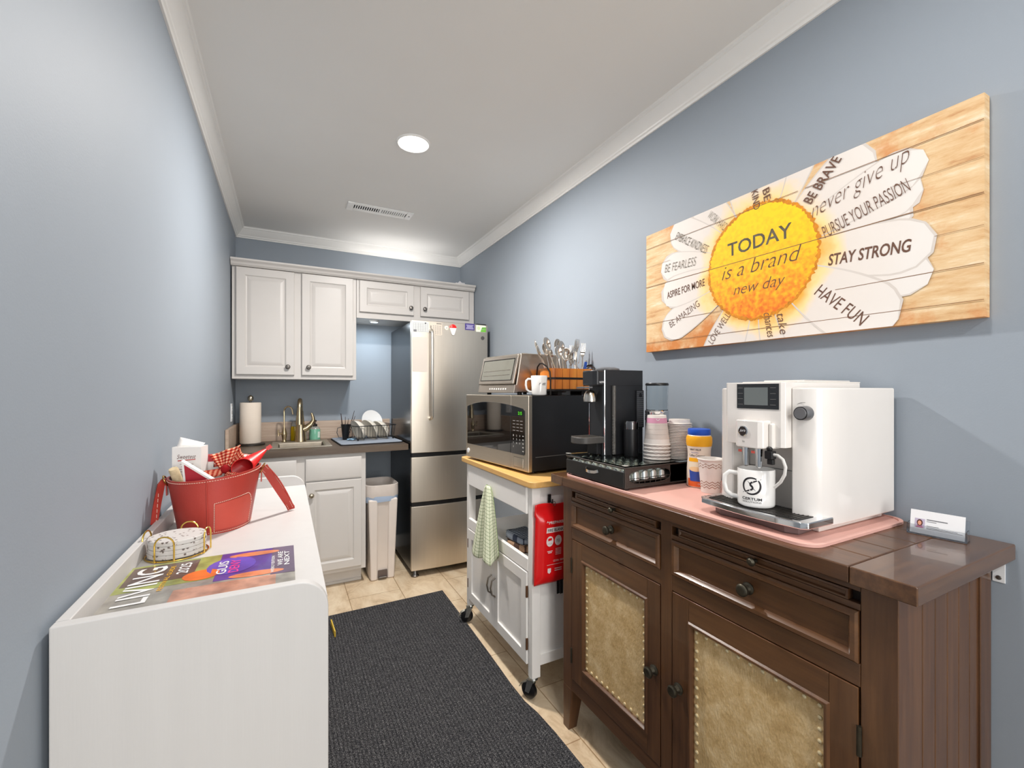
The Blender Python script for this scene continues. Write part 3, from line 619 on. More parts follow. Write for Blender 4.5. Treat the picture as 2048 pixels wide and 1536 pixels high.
mag('magazine', 'magazine lying under the top one at the near end of the white desk', ZS + .0005, -.004, -.004, .8, None)
mag('magazine', 'top glossy magazine with purple and orange cover on the white desk', ZS + .0075, .004, 0, 0, cover1)

# coasters in their gold rack
CX, CY = -.230, 1.300
GLD = mat('gold_wire', (226, 190, 96), rough=.2, metal=1.0, var=.05)
t = thing('coaster_rack', 'gold wire coaster rack on the white desk in front of the red bag', 'coaster holder', (CX, CY, ZS), -8)
b = MB(); b.tube([(.061 * math.cos(i * PI / 16), .061 * math.sin(i * PI / 16), .0025) for i in range(32)], .0017, GLD, n=8, closed=True)
b.tube([(-.06, 0, .0025), (.06, 0, .0025)], .0016, GLD, n=8); b.tube([(0, -.06, .0025), (0, .06, .0025)], .0016, GLD, n=8); b.build('base_ring', t)
for k in range(4):
    a = k * PI / 2 - .08; c, s_ = math.cos(a), math.sin(a); hw = .019
    q = lambda lx, z, out=.0625: (out * c - lx * s_, out * s_ + lx * c, z)
    pts = [q(-hw, .002), q(-hw, .030)] + [q(-hw * math.cos(i * PI / 10), .040 + .019 * math.sin(i * PI / 10)) for i in range(11)] + [q(hw, .030), q(hw, .002)]
    b = MB(); b.tube(pts, .0018, GLD, n=8); b.build('hoop', t)
def terr():
    m = bpy.data.materials.new('terrazzo'); m.use_nodes = True; n = m.node_tree.nodes; l = m.node_tree.links; p = n['Principled BSDF']; p.inputs['Roughness'].default_value = .45
    tc = n.new('ShaderNodeTexCoord'); v = n.new('ShaderNodeTexVoronoi'); v.inputs['Scale'].default_value = 120; v.inputs['Randomness'].default_value = 1; l.new(tc.outputs['Object'], v.inputs[0])
    r = ramp(n, [(0, (92, 88, 86)), (.30, (118, 104, 98)), (.36, (206, 202, 199)), (1, (208, 205, 202))]); l.new(v.outputs['Distance'], r.inputs[0])
    h = n.new('ShaderNodeSeparateColor'); l.new(v.outputs['Color'], h.inputs[0]); g = n.new('ShaderNodeMath'); g.operation = 'GREATER_THAN'; g.inputs[1].default_value = .50; l.new(h.outputs[0], g.inputs[0])
    mx = n.new('ShaderNodeMix'); mx.data_type = 'RGBA'; l.new(g.outputs[0], mx.inputs[0]); mx.inputs[6].default_value = (*rgb(208, 205, 202), 1); l.new(r.outputs[0], mx.inputs[7]); l.new(mx.outputs[2], p.inputs['Base Color'])
    return m
b = MB(); b.lathe([(0, 0), (.0555, 0), (.0565, .001), (.0565, .0088), (.0555, .0098), (0, .0098)], (0, 0, 0), terr(), n=48, caps=False)
o = solo('coaster', b, 'top speckled stone coaster in the gold rack', 'coaster', (CX, CY, ZS + .0045 + 3 * .0102), 20, group='coasters in the gold rack', angle=40)
for k, lab in enumerate(('bottom speckled coaster in the gold rack', 'second speckled coaster from the bottom of the gold rack', 'speckled coaster just below the top one in the gold rack')):
    dup(o, (CX + .001 * (k - 1), CY, ZS + .0045 + k * .0102), rz=60 * k, label=lab)

# red leather bag
BX, BY = -.182, 1.535
LEA = mat('red_leather', (178, 62, 52), rough=.42, var=.06, vs=14, bump=.12, bs=260, coat=.1); LEI = mat('bag_lining', (86, 44, 36), rough=.8); STI = mat('cream_thread', (236, 200, 182), rough=.7)
t = thing('leather_bag', 'red leather bucket bag with white stitching on the white desk', 'bag', (BX, BY, ZS))
HB = .158
def brad(z): k = z / HB; return .088 + .026 * k, .108 + .014 * k
def btop(a): return HB + .010 * math.cos(a) - .006 * abs(math.sin(a))   # rim a little higher on the right
def bp(a, k, off=0.0):
    z = btop(a) * k; rx, ry = brad(z); return Vector(((rx + off) * math.cos(a), (ry + off) * math.sin(a), z))
b = MB(); N = 56
b.sheet(lambda u, v: bp(2 * PI * u, v), N, 10, LEA); b.sheet(lambda u, v: bp(2 * PI * u, v, -.005), N, 8, LEI, flip=True)
b.sheet(lambda u, v: bp(2 * PI * u, 1, -.005 * v), N, 1, LEA); b.add([bp(2 * PI * i / N, 0) for i in range(N)], [tuple(range(N))[::-1]], LEA); b.add([bp(2 * PI * i / N, .05, -.005) for i in range(N)], [tuple(range(N))], LEI)
A0 = math.radians(-93); b.tube([bp(A0, k / 12, .0012) for k in range(13)], .0016, LEA, n=6)
o = b.build('body', t, angle=30)
b = MB()
def stitch(path):
    for i in range(0, len(path) - 1): 
        p0, p1 = Vector(path[i]), Vector(path[i + 1]); b.tube([p0, p0.lerp(p1, .62)], .0009, STI, n=5)
stitch([bp(2 * PI * i / 120, .963, .0006) for i in range(121)]); stitch([bp(2 * PI * i / 120, .03, .0006) for i in range(121)])
pa0, pa1 = math.radians(-84), math.radians(-22)
stitch([bp(pa0, .05 + .50 * i / 16, .0008) for i in range(17)] + [bp(pa0 + (pa1 - pa0) * i / 26, .55 + .05 * math.sin(PI * .5 * i / 26) - .20 * max(0, (i - 20) / 6) ** 2, .0008) for i in range(27)] + [bp(pa1, .40 - .35 * i / 10, .0008) for i in range(1, 11)])
b.build('stitching', o)
b = MB(); b.sheet(lambda u, v: bp(pa0 + .02 + (pa1 - pa0 - .04) * u, .07 + (.46 + .05 * math.sin(PI * .5 * u) - .19 * max(0, (u - .77) / .23) ** 2) * v, .0015), 18, 8, mat('red_pocket', (196, 76, 62), rough=.42, var=.05, bump=.12, bs=260)); b.build('pocket', o)
BRS = mat('brass_ring', (196, 160, 96), rough=.25, metal=1.0)
for sg, a in ((1, 0.0), (-1, PI)):
    b = MB(); c = bp(a, .86, .003)
    b.tube([c + Vector((sg * (.004 + .006 * math.sin(i * PI / 8)), .014 * math.cos(i * PI / 8), .010 + .014 * math.sin(i * PI / 8))) for i in range(16)], .0022, BRS, n=8, closed=True)
    b.strip([c + Vector((sg * .001, 0, -.030)), c + Vector((sg * .002, 0, .0)), c + Vector((sg * .004, 0, .018))], .018, .003, LEA, (0, 1, 0)); b.build('ring', t)
c = bp(0, .93, .008)
end = Vector((.016 - BX, 1.600 - BY, .004))
b = MB(); up = [c.lerp(end, i / 8) + Vector((0, 0, .016 * math.sin(PI * i / 8))) for i in range(9)]; dn = [c.lerp(end, i / 8) + Vector((0, 0, -.001 * math.sin(PI * i / 8) + .004)) for i in range(9)]
sd = Vector((.55, -.35, .75))
b.strip(up, .022, .0035, LEA, sd); b.strip(dn, .022, .0035, LEA, sd)
for sgn, kk in ((-1, 1), (1, 1), (-1, -1), (1, -1)):
    pth = [p + sd.normalized() * sgn * .0080 + (end - c).cross(sd).normalized() * .0022 * kk for p in up]
    for i in range(8):
        for k in range(4): p0 = pth[i].lerp(pth[i + 1], k / 4); p1 = pth[i].lerp(pth[i + 1], (k + .6) / 4); b.tube([p0, p1], .0007, STI, n=4)
b.build('strap', t)
c = bp(PI, .93, .008); sx = -.3145 - BX
b = MB(); sx += .004; b.strip([c, Vector((sx + .004, -.012, .128)), Vector((sx, -.026, .090)), Vector((sx - .002, -.040, .060)), Vector((sx - .004, -.052, .030))], .018, .0035, LEA, (.75, .66, 0))
for k in range(9): z = .110 - .013 * k; b.tube([(sx + .003, -.036 - .0045 * k, z), (sx + .003, -.038 - .0045 * k, z - .009)], .0007, STI, n=4)
b.build('strap', t)

# things in the bag (own objects)
PPR = mat('brochure_white', (238, 234, 230), rough=.5, var=.01); PK = mat('print_brown', (150, 110, 96), rough=.6); PRD = mat('print_red', (190, 70, 66), rough=.6)
G = 'gifts in the red bag'
t = thing('paper_box', 'tall white printed box standing at the back left of the red bag', 'box', (BX - .062, BY + .012, ZS + .085), -14, G)
b = MB(); b.box(-.036, .036, -.022, .022, 0, .145, PPR); fn = on((-.036, -.0223, 0), (1, 0, 0), (0, 0, 1)); dk = mat('print_darkred', (96, 44, 44), rough=.6)
b.text('Sweetest', lambda x, y: fn(.012 + x, .112 + y), .047, .012, dk, shear=.3); b.flat(fn, [(.014, .108), (.058, .111), (.058, .1085), (.014, .105)], PRD)
for k, w in enumerate((.034, .028, .036, .03)): b.flat(fn, [(.036 - w / 2, .096 - k * .007), (.036 + w / 2, .096 - k * .007), (.036 + w / 2, .0972 - k * .007), (.036 - w / 2, .0972 - k * .007)], PK)
b.text('Caramel', lambda x, y: fn(.018 + x, .060 + y), .036, .008, PK, shear=.3); b.build('carton', t, bevel=.0008)
b = MB(); b.sheet(lambda u, v: Vector((-.026 + .058 * u, -.018 + .020 * v + .012 * u, .145 + .026 * v * (1 - .75 * u))), 6, 4, PPR); b.build('flap', t, solid=.0012)
b = MB(); A = Vector((-.251, 1.462, 1.110)); tv = Vector((.085, -.012, -.066)); dv = Vector((.010, .004, -.120)); th = Vector((.004, .010, .002)); CRM = mat('card_crimson', (176, 40, 54), rough=.4); O0 = Vector((BX, BY, ZS))
def slab(k0, k1, m, off=Vector((0, 0, 0))):
    q = lambda u, v: A + tv * u + dv * v - O0 + off
    c_ = [q(k0, k0 * .8), q(k1, k0 * .8), q(k1, 1), q(k0, 1)]; b.hexa([p for p in c_] + [p + th for p in c_], m)
slab(0, 1, PPR); slab(.07, .99, CRM, Vector((-.0003, -.0008, 0)))
solo('gift_book', b, 'crimson book with white edges leaning at the front left of the red bag', 'book', tuple(O0), group=G)
b = MB(); b.lathe([(0, -.04), (.010, -.04), (.0115, -.036), (.0115, .036), (.010, .04), (0, .04)], (0, 0, 0), mat('cork', (206, 186, 150), rough=.8, var=.15, vs=90), n=18, caps=False)
solo('rolled_paper', b, 'small beige roll at the left rim of the red bag', 'roll', (BX - .080, BY - .045, ZS + .142), group=G, rot=(.35, -.25, 0), angle=40)
b = MB(); b.box(-.026, .026, -.016, .016, 0, .110, PPR); b.box(-.0262, .0262, -.0162, .0162, .092, .1105, mat('card_crimson', ())); fn = on((-.026, -.0165, 0), (1, 0, 0), (0, 0, 1))
for k in range(5): b.flat(fn, [(.012 + k * .006, .052), (.0145 + k * .006, .052), (.0145 + k * .006, .064), (.012 + k * .006, .064)], PK)
solo('paper_box', b, 'short white box with a crimson top behind the gingham cloth', 'box', (BX - .004, BY + .040, ZS + .088), -6, group=G)
GNG = checks('gingham', [(0, (236, 190, 160)), (.4, (206, 96, 70)), (.9, (150, 30, 34))], 6, 6, .5)
def cloth_fan(name, label, loc, pts, nu=16, nv=10, fold=.006, k=9, m=GNG, grp=G, thick=.0025, cat='cloth'):
    A, B_, C_, D = [Vector(p) for p in pts]    # corners u0v0, u1v0, u1v1, u0v1
    nrm = (B_ - A).cross(D - A).normalized()
    b = MB(); b.sheet(lambda u, v: (A * (1 - u) + B_ * u) * (1 - v) + (D * (1 - u) + C_ * u) * v + nrm * fold * math.sin(k * u + 2 * v) * (.4 + .6 * v), nu, nv, m)
    return solo(name, b, label, cat, loc, group=grp, solid=thick)
t = thing('gingham_bow', 'red and white gingham bow cloth in the middle of the red bag', 'cloth', (BX + .022, BY - .02, ZS + .150), 0, G)
def part_fan(name, pts, fold=.006, k=9):
    A, B_, C_, D = [Vector(p) for p in pts]; nrm = (B_ - A).cross(D - A).normalized()
    b = MB(); b.sheet(lambda u, v: (A * (1 - u) + B_ * u) * (1 - v) + (D * (1 - u) + C_ * u) * v + nrm * fold * math.sin(k * u + 2 * v) * (.4 + .6 * v), 18, 12, GNG); b.build(name, t, solid=.0025)
part_fan('loop', [(-.010, .004, .014), (.014, .004, .016), (.040, .016, .078), (-.036, .012, .052)], .007, 11)
part_fan('loop', [(.006, .004, .012), (.020, .008, .014), (.050, .018, .040), (.038, .014, .070)], .005, 8)
part_fan('tail', [(.006, -.004, .016), (-.006, -.006, -.004), (-.072, -.040, -.016), (-.066, -.036, .012)], .004, 6)
part_fan('tail', [(.010, -.006, .004), (-.006, -.012, -.020), (.000, -.062, -.026), (.044, -.055, .004)], .004, 7)
b = MB(); b.ball((.004, -.002, .012), .013, GNG); b.build('knot', t)
RP = mat('red_plastic', (206, 24, 22), rough=.35, var=.03, coat=.1)
b = MB(); O_ = Vector((.020, -.050, .016)); T_ = Vector((.080, .012, .060)); nO = Vector((-.25, -.93, .28)).normalized(); e1 = nO.cross(Vector((0, 0, 1))).normalized(); e2 = e1.cross(nO)
def sc(u, v, k=1.0):
    c = O_.lerp(T_, v ** 1.1); r = .0255 * k * (1 - v) ** .8 + .0015; a = 2 * PI * u; return c + e1 * r * 1.1 * math.cos(a) + e2 * r * math.sin(a)
b.sheet(sc, 32, 12, RP); b.sheet(lambda u, v: sc(u, v * .8, .93), 32, 8, mat('red_plastic_shaded', (150, 14, 16), rough=.4), flip=True); b.sheet(lambda u, v: sc(u, 0, 1 - .07 * v), 32, 1, RP); b.strip([T_, T_ + Vector((.012, .004, .008))], .012, .003, RP, e2)  # inner wall is the same plastic, coloured darker as shade
solo('red_scoop', b, 'bright red plastic scoop poking out of the right side of the red bag', 'scoop', (BX + .050, BY + .004, ZS + .150), group=G)
STR = checks('striped_cloth', [(0, (236, 226, 214)), (.4, (206, 96, 84)), (.9, (60, 40, 44))], 9, 2.2, .22)
b = MB(); b.sheet(lambda u, v: Vector((-.045 + .09 * u, -.022 + .034 * math.cos(PI * v), .026 * math.sin(PI * v) + .006 * math.sin(PI * u))), 16, 10, STR)
solo('striped_cloth', b, 'white cloth with red and dark stripes rolled at the back of the red bag', 'cloth', (BX + .048, BY + .058, ZS + .165), -10, group=G, solid=.004)

# runner on the floor
def rugm():
    m = bpy.data.materials.new('ribbed_carpet'); m.use_nodes = True; n = m.node_tree.nodes; l = m.node_tree.links; p = n['Principled BSDF']; p.inputs['Roughness'].default_value = 1.0; p.inputs['Specular IOR Level'].default_value = .05
    tc = n.new('ShaderNodeTexCoord'); nz = n.new('ShaderNodeTexNoise'); nz.inputs['Scale'].default_value = 330; nz.inputs['Detail'].default_value = 4; l.new(tc.outputs['Object'], nz.inputs[0])
    wv = n.new('ShaderNodeTexWave'); wv.wave_type = 'BANDS'; wv.bands_direction = 'X'; wv.inputs['Scale'].default_value = 22; wv.inputs['Distortion'].default_value = .6; wv.inputs['Detail Scale'].default_value = 8; l.new(tc.outputs['Object'], wv.inputs[0])
    r = ramp(n, [(.34, (34, 34, 37)), (.5, (66, 66, 69)), (.62, (104, 103, 104)), (.74, (176, 174, 172))]); l.new(nz.outputs['Fac'], r.inputs[0])
    r2 = ramp(n, [(0, (205, 205, 205)), (.5, (255, 255, 255))]); l.new(wv.outputs['Fac'], r2.inputs[0])
    mx = n.new('ShaderNodeMix'); mx.data_type = 'RGBA'; mx.blend_type = 'MULTIPLY'; mx.inputs[0].default_value = 1; l.new(r.outputs[0], mx.inputs[6]); l.new(r2.outputs[0], mx.inputs[7]); l.new(mx.outputs[2], p.inputs['Base Color'])
    a = n.new('ShaderNodeMath'); a.operation = 'ADD'; l.new(nz.outputs['Fac'], a.inputs[0]); l.new(wv.outputs['Fac'], a.inputs[1])
    b = n.new('ShaderNodeBump'); b.inputs['Strength'].default_value = .7; b.inputs['Distance'].default_value = .004; l.new(a.outputs[0], b.inputs['Height']); l.new(b.outputs[0], p.inputs['Normal'])
    return m
b = MB(); pts = [(.115, -1.2), (.912, -1.2), (.912, 1.15), (.908, 1.40), (.900, 1.52), (.886, 1.60), (.884, 1.72), (.892, 2.0), (.898, 2.35), (.902, 2.735), (.115, 2.720)]
b.prism(pts, .0005, .007, rugm()); solo('runner_rug', b, 'dark charcoal ribbed runner rug along the floor', 'rug', (0, 0, 0), bevel=.002)
b = MB(); b.box(-.003, .003, -.07, .07, 0, .030, mat('yellow_card', (216, 180, 60), rough=.5)); solo('yellow_strip', b, 'narrow yellow strip on the floor at the edge of the white desk', 'strip', (.226, 2.54, .0075), 3)

# ================================================================== canvas print on the right wall
PYF = -.029    # front plane of the canvas
def wall_print():
    bd = bpy.data.materials.new('printed_boards'); bd.use_nodes = True; n = bd.node_tree.nodes; l = bd.node_tree.links; p = n['Principled BSDF']; p.inputs['Roughness'].default_value = .7
    tc = n.new('ShaderNodeTexCoord'); mp = n.new('ShaderNodeMapping'); mp.inputs['Scale'].default_value = (1.5, 1, 9); l.new(tc.outputs['Object'], mp.inputs[0])
    a = n.new('ShaderNodeTexNoise'); a.inputs['Scale'].default_value = 5; a.inputs['Detail'].default_value = 10; a.inputs['Roughness'].default_value = .7; l.new(mp.outputs[0], a.inputs[0])
    c = n.new('ShaderNodeTexNoise'); c.inputs['Scale'].default_value = 5; c.inputs['Detail'].default_value = 6; c.inputs['Roughness'].default_value = .65; l.new(tc.outputs['Object'], c.inputs[0])
    r = ramp(n, [(.3, (190, 138, 90)), (.43, (214, 176, 128)), (.58, (226, 198, 156)), (.72, (240, 226, 204))]); l.new(a.outputs['Fac'], r.inputs[0])
    sp = n.new('ShaderNodeSeparateXYZ'); l.new(tc.outputs['Object'], sp.inputs[0])
    g = n.new('ShaderNodeMapRange'); g.inputs[1].default_value = .12; g.inputs[2].default_value = -.02; l.new(sp.outputs[2], g.inputs[0])
    g2 = n.new('ShaderNodeMath'); g2.operation = 'MULTIPLY_ADD'; g2.inputs[1].default_value = .16; l.new(g.outputs[0], g2.inputs[0]); l.new(c.outputs['Fac'], g2.inputs[2])
    r2 = ramp(n, [(.55, (0, 0, 0)), (.70, (255, 255, 255))]); l.new(g2.outputs[0], r2.inputs[0])
    mx = n.new('ShaderNodeMix'); mx.data_type = 'RGBA'; l.new(r2.outputs[0], mx.inputs[0]); l.new(r.outputs[0], mx.inputs[6]); mx.inputs[7].default_value = (*rgb(206, 130, 66), 1); l.new(mx.outputs[2], p.inputs['Base Color'])
    pt = bpy.data.materials.new('printed_petal'); pt.use_nodes = True; n = pt.node_tree.nodes; l = pt.node_tree.links; p = n['Principled BSDF']; p.inputs['Roughness'].default_value = .7
    tc = n.new('ShaderNodeTexCoord'); mp = n.new('ShaderNodeMapping'); mp.inputs['Location'].default_value = (-.495, 0, -.255); l.new(tc.outputs['Object'], mp.inputs[0])
    sp = n.new('ShaderNodeSeparateXYZ'); l.new(mp.outputs[0], sp.inputs[0]); cb = n.new('ShaderNodeCombineXYZ'); l.new(sp.outputs[0], cb.inputs[0]); l.new(sp.outputs[2], cb.inputs[1])
    ln = n.new('ShaderNodeVectorMath'); ln.operation = 'LENGTH'; l.new(cb.outputs[0], ln.inputs[0])
    nz = n.new('ShaderNodeTexNoise'); nz.inputs['Scale'].default_value = 9; nz.inputs['Detail'].default_value = 5; l.new(tc.outputs['Object'], nz.inputs[0])
    ad = n.new('ShaderNodeMath'); ad.operation = 'MULTIPLY_ADD'; ad.inputs[1].default_value = .14; l.new(nz.outputs['Fac'], ad.inputs[0]); l.new(ln.outputs['Value'], ad.inputs[2])
    r = ramp(n, [(.24, (240, 170, 60)), (.275, (250, 214, 150)), (.315, (224, 215, 207)), (.5, (228, 223, 218))]); l.new(ad.outputs[0], r.inputs[0]); l.new(r.outputs[0], p.inputs['Base Color'])
    ce = bpy.data.materials.new('printed_disc'); ce.use_nodes = True; n = ce.node_tree.nodes; l = ce.node_tree.links; p = n['Principled BSDF']; p.inputs['Roughness'].default_value = .7
    tc = n.new('ShaderNodeTexCoord'); nz = n.new('ShaderNodeTexNoise'); nz.inputs['Scale'].default_value = 70; nz.inputs['Detail'].default_value = 6; l.new(tc.outputs['Object'], nz.inputs[0])
    sp = n.new('ShaderNodeSeparateXYZ'); l.new(tc.outputs['Object'], sp.inputs[0]); m = n.new('ShaderNodeMath'); m.operation = 'MULTIPLY_ADD'; m.inputs[1].default_value = .5; l.new(nz.outputs['Fac'], m.inputs[0]); l.new(sp.outputs[2], m.inputs[2])
    r = ramp(n, [(.30, (226, 110, 18)), (.40, (240, 156, 24)), (.50, (246, 188, 20)), (.66, (250, 208, 12))]); l.new(m.outputs[0], r.inputs[0]); l.new(r.outputs[0], p.inputs['Base Color'])
    return bd, pt, ce
BDM, PTM, CEM = wall_print()
t = thing('wall_art', 'wide canvas print of a white daisy with motivational words on the right wall', 'wall art', (1.3865, 1.392, 1.462), -90)
PW, PH = 1.012, .490
b = MB(); b.box(0, PW, PYF, 0, 0, PH, BDM)
lv = [0]
def pfn(x, z): return Vector((min(max(x, .0), PW), PYF - .00006 * lv[0], min(max(z, .0), PH)))
SHD = mat('print_petal_shade', (208, 200, 193), rough=.7, var=.03); LNE = mat('print_seam', (130, 96, 66), rough=.8, var=.2); ART = mat('print_lettering', (104, 74, 60), rough=.8, var=.15, vs=60); GRY = mat('print_lettering_grey', (92, 86, 72), rough=.8, var=.3, vs=80)
def petal(tx, tz, w, seed):
    c = Vector((.495, .255)); d = Vector((tx, tz)) - c; L = d.length; d.normalize(); q = Vector((-d.y, d.x)); rr = random.Random(seed)
    def outl(k, ext):
        ps = []
        for i in range(0, 15):
            s = .10 + (L - .10 + ext) * i / 14; f = i / 14
            ww = w * k * (.42 + .62 * math.sin(min(1, f / .78) * PI / 2)) if f < .78 else w * k * 1.04 * math.sqrt(max(0, 1 - ((f - .78) / .23) ** 2))
            ps.append((s + (rr.uniform(-.006, .006) if f > .85 else 0), ww / 2))
        return [c + d * s + q * h for s, h in ps] + [c + d * s - q * h for s, h in ps[::-1]]
    def clip(pp):   # cut the outline at the canvas edge
        for ax, lim, sg in ((0, 0, 1), (0, PW, -1), (1, 0, 1), (1, PH, -1)):
            out = []
            for i in range(len(pp)):
                a, e = pp[i], pp[(i + 1) % len(pp)]; ia, ie = (a[ax] - lim) * sg >= 0, (e[ax] - lim) * sg >= 0
                if ia: out.append(a)
                if ia != ie: k = (lim - a[ax]) / (e[ax] - a[ax]); out.append(a.lerp(e, k))
            pp = out
            if len(pp) < 3: return None
        return pp
    for k, e, m in ((1.07, .003, SHD), (1.0, 0, PTM)):
        lv[0] += 1; o = clip(outl(k, e))
        if o: b.flat(pfn, [tuple(v) for v in o], m)
for i, (x, z, w) in enumerate(((.44, .60, .12), (.64, .60, .12), (.26, .55, .11), (.80, .475, .125), (.55, .60, .10), (.145, .470, .115), (.088, .335, .105), (.885, .275, .08), (.908, .335, .10), (.914, .400, .105), (.50, -.10, .12), (.33, -.09, .14), (.60, -.10, .13), (.70, -.08, .12), (.098, .070, .115), (.092, .220, .115), (.921, .108, .11), (.923, .185, .125), (.845, -.005, .165))): petal(x, z, w, i)
lv[0] += 2; rr = random.Random(5)
for k, m in ((1.045, mat('print_disc_rim', (206, 130, 20), rough=.7, var=.25, vs=60)), (1.0, CEM)):
    lv[0] += 1; b.flat(pfn, [(.495 + .180 * k * (1 + rr.uniform(-.03, .02)) * math.cos(2 * PI * i / 220), .255 + .180 * k * (1 + rr.uniform(-.03, .02)) * math.sin(2 * PI * i / 220)) for i in range(220)], m)
lv[0] += 2
for z, h, x0, x1 in ((.4310, .0016, 0, .62), (.4310, .0018, .64, PW), (.2705, .0022, 0, PW), (.1165, .0015, 0, .36), (.1165, .0015, .72, PW), (.0365, .0014, 0, PW), (.350, .0009, .85, PW), (.200, .0009, .93, PW), (.3550, .0009, 0, .13)):
    b.flat(pfn, [(x0, z), (x1, z), (x1, z + h), (x0, z + h)], LNE)
lv[0] += 2
def words(s, x, z, deg, w, h, m=ART, shear=0, bold=0):
    a = math.radians(deg); b.text(s, lambda u, v: pfn(x + u * math.cos(a) - v * math.sin(a), z + u * math.sin(a) + v * math.cos(a)), w, h, m, shear, bold)
words('TODAY', .387, .297, 1, .216, .046, GRY, 0, .012); words('is a brand', .364, .222, 1, .268, .046, ART, .35, -.012); words('new day', .409, .150, 0, .174, .047, ART, .35, -.012)
words('BE BRAVE', .657, .378, 50, .125, .029, ART, 0, .01); words('never give up', .664, .322, 16, .238, .055, ART, .6, -.02); words('PURSUE YOUR PASSION', .695, .268, 17, .200, .036, ART, 0, -.01)
words('STAY STRONG', .702, .188, -3.5, .184, .032, ART, .1, .018); words('HAVE FUN', .664, .116, -43, .157, .033, ART, 0, .0)
words('take', .556, .074, -80, .066, .025, ART, .25, -.005); words('chances', .514, .083, -80, .080, .025, ART, .25, -.005)
words('LOVE WELL', .325, .002, 52, .118, .024, ART, .1, -.01); words('BE AMAZING', .135, .086, 25, .152, .025, ART, 0, -.015); words('ASPIRE FOR MORE', .117, .204, 5, .178, .027, ART, .05, .005)
words('BE FEARLESS', .103, .312, -3, .152, .031, GRY, .25, -.02); words('EMBRACE KINDNESS', .155, .430, -34, .170, .029, GRY, 0, -.012); words('WORK HARD', .303, .465, -47, .098, .026, GRY, 0, -.02)
words('BE', .511, .478, -82, .040, .022, ART, 0, .005); words('KIND', .473, .488, -82, .066, .022, ART, 0, .005)
b.build('canvas', t, angle=30)

# ================================================================== sideboard
DW1 = wood('sideboard_wood', [(.22, (44, 26, 15)), (.42, (80, 52, 32)), (.60, (104, 70, 43)), (.8, (130, 90, 56))], 0, rough=.30, fine=55, coat=.15, bump=.12)
DWV = wood('sideboard_wood_upright', [(.22, (44, 26, 15)), (.42, (78, 50, 31)), (.60, (100, 67, 41)), (.8, (126, 87, 54))], 2, rough=.32, fine=55, coat=.15, bump=.12)
DWY = wood('sideboard_wood_cross', [(.22, (48, 30, 18)), (.42, (82, 54, 34)), (.60, (106, 73, 46)), (.8, (132, 93, 60))], 1, rough=.24, fine=55, coat=.4, bump=.06)
BRZ = mat('aged_bronze', (74, 70, 60), rough=.42, metal=.85, var=.25, vs=60)
SBX, SBY, ZB = .962, .9085, .972
t = thing('sideboard', 'dark brown wooden sideboard with leather-panelled doors against the right wall', 'sideboard', (SBX, SBY, 0), -90)
yb = XR - .004 - SBX
b = MB(); bx = .5685; sxl, sxr = -.488, .468
n5 = 5
for i in range(n5):
    y0, y1 = -.028 + (yb + .028) * i / n5, -.028 + (yb + .028) * (i + 1) / n5 - .0008
    b.box(sxl + .0008, sxr - .0008, y0, y1, ZB - .033, ZB, DW1)
b.box(-bx, sxl, -.028, yb, ZB - .034, ZB, DWY); b.box(sxr, bx, -.028, yb, ZB - .034, ZB, DWY); b.build('top', t, bevel=.003)
X0, X1, MX0, MX1 = -.522, .532, -.020, .020
b = MB(); zt = ZB - .033
b.box(X0 + .01, X1 - .01, .018, yb - .01, .165, zt, mat('cabinet_inside', (40, 27, 20), rough=.6)); b.box(X0 + .058, X1 - .058, 0, .018, .920, zt, DW1); b.box(X0 + .058, X1 - .058, 0, .018, .884, .897, DW1)
b.box(X0 + .058, X1 - .058, 0, .018, .740, .784, DW1); b.box(X0 + .058, X1 - .058, 0, .018, .165, .212, DW1); b.box(MX0, MX1, -.0012, .0175, .2135, zt - .001, DWV); b.build('frame', t, bevel=.0015)
for side in (-1, 1):
    b = MB(); xo = X1 if side > 0 else X0; n = 6; y0, y1 = .05, yb - .05
    for i in range(n): a = y0 + (y1 - y0) * i / n; b.box(min(xo, xo - side * .016), max(xo, xo - side * .016) - (0 if side < 0 else .004), a + .0012, a + (y1 - y0) / n - .0012, .165, zt, DWV)
    b.build('side_panel', t, bevel=.002)
for side in (-1, 1):
    for yy in (0, yb - .058):
        b = MB(); xo = X1 if side > 0 else X0; xi = xo - side * .058; a, c = min(xo, xi), max(xo, xi)
        b.box(a, c, yy, yy + .058, .165, zt, DWV)
        ta = a + (.022 if side > 0 else 0); tcx = c - (.022 if side < 0 else 0)
        ya, yc = (yy, yy + .038) if yy == 0 else (yy + .02, yy + .058)
        b.hexa([(ta, ya, 0), (tcx, ya, 0), (tcx, yc, 0), (ta, yc, 0), (a, yy, .165), (c, yy, .165), (c, yy + .058, .165), (a, yy + .058, .165)], DWV); b.build('leg', t, bevel=.002)
DF = [(0, .018), (0, -.004), (.004, -.008), (.012, -.008), (.016, -.003), (.019, .004), (.022, .0045)]
for x0, x1 in ((X0 + .060, MX0 - .002), (MX1 + .002, X1 - .060)):
    xm = (x0 + x1) / 2
    b = MB(); b.rings(x0 + .022, x1 - .018, .8985, .9185, -.001, [(0, .018), (0, 0), (.004, -.001), (.006, .002), (.0065, .003)], DW1); o = b.build('pull_out_shelf', t, angle=20)
    b = MB(); b.lathe([(.0045, 0), (.004, -.010), (.009, -.014), (.010, -.019), (.006, -.024), (0, -.025)], (xm + .02, 0, .9085), BRZ, axis='y', n=18, caps=False); b.build('knob', o)
    b = MB(); b.rings(x0, x1, .785, .8835, 0, DF, DW1); o = b.build('drawer', t, angle=20)
    b = MB(); b.lathe([(.013, 0), (.0145, -.004), (.010, -.007), (.0075, -.016), (.013, -.019), (.0145, -.023), (.0145, -.027), (.012, -.030), (.009, -.031), (0, -.030)], (xm, .004, .836), BRZ, axis='y', n=24, caps=False); b.build('knob', o)
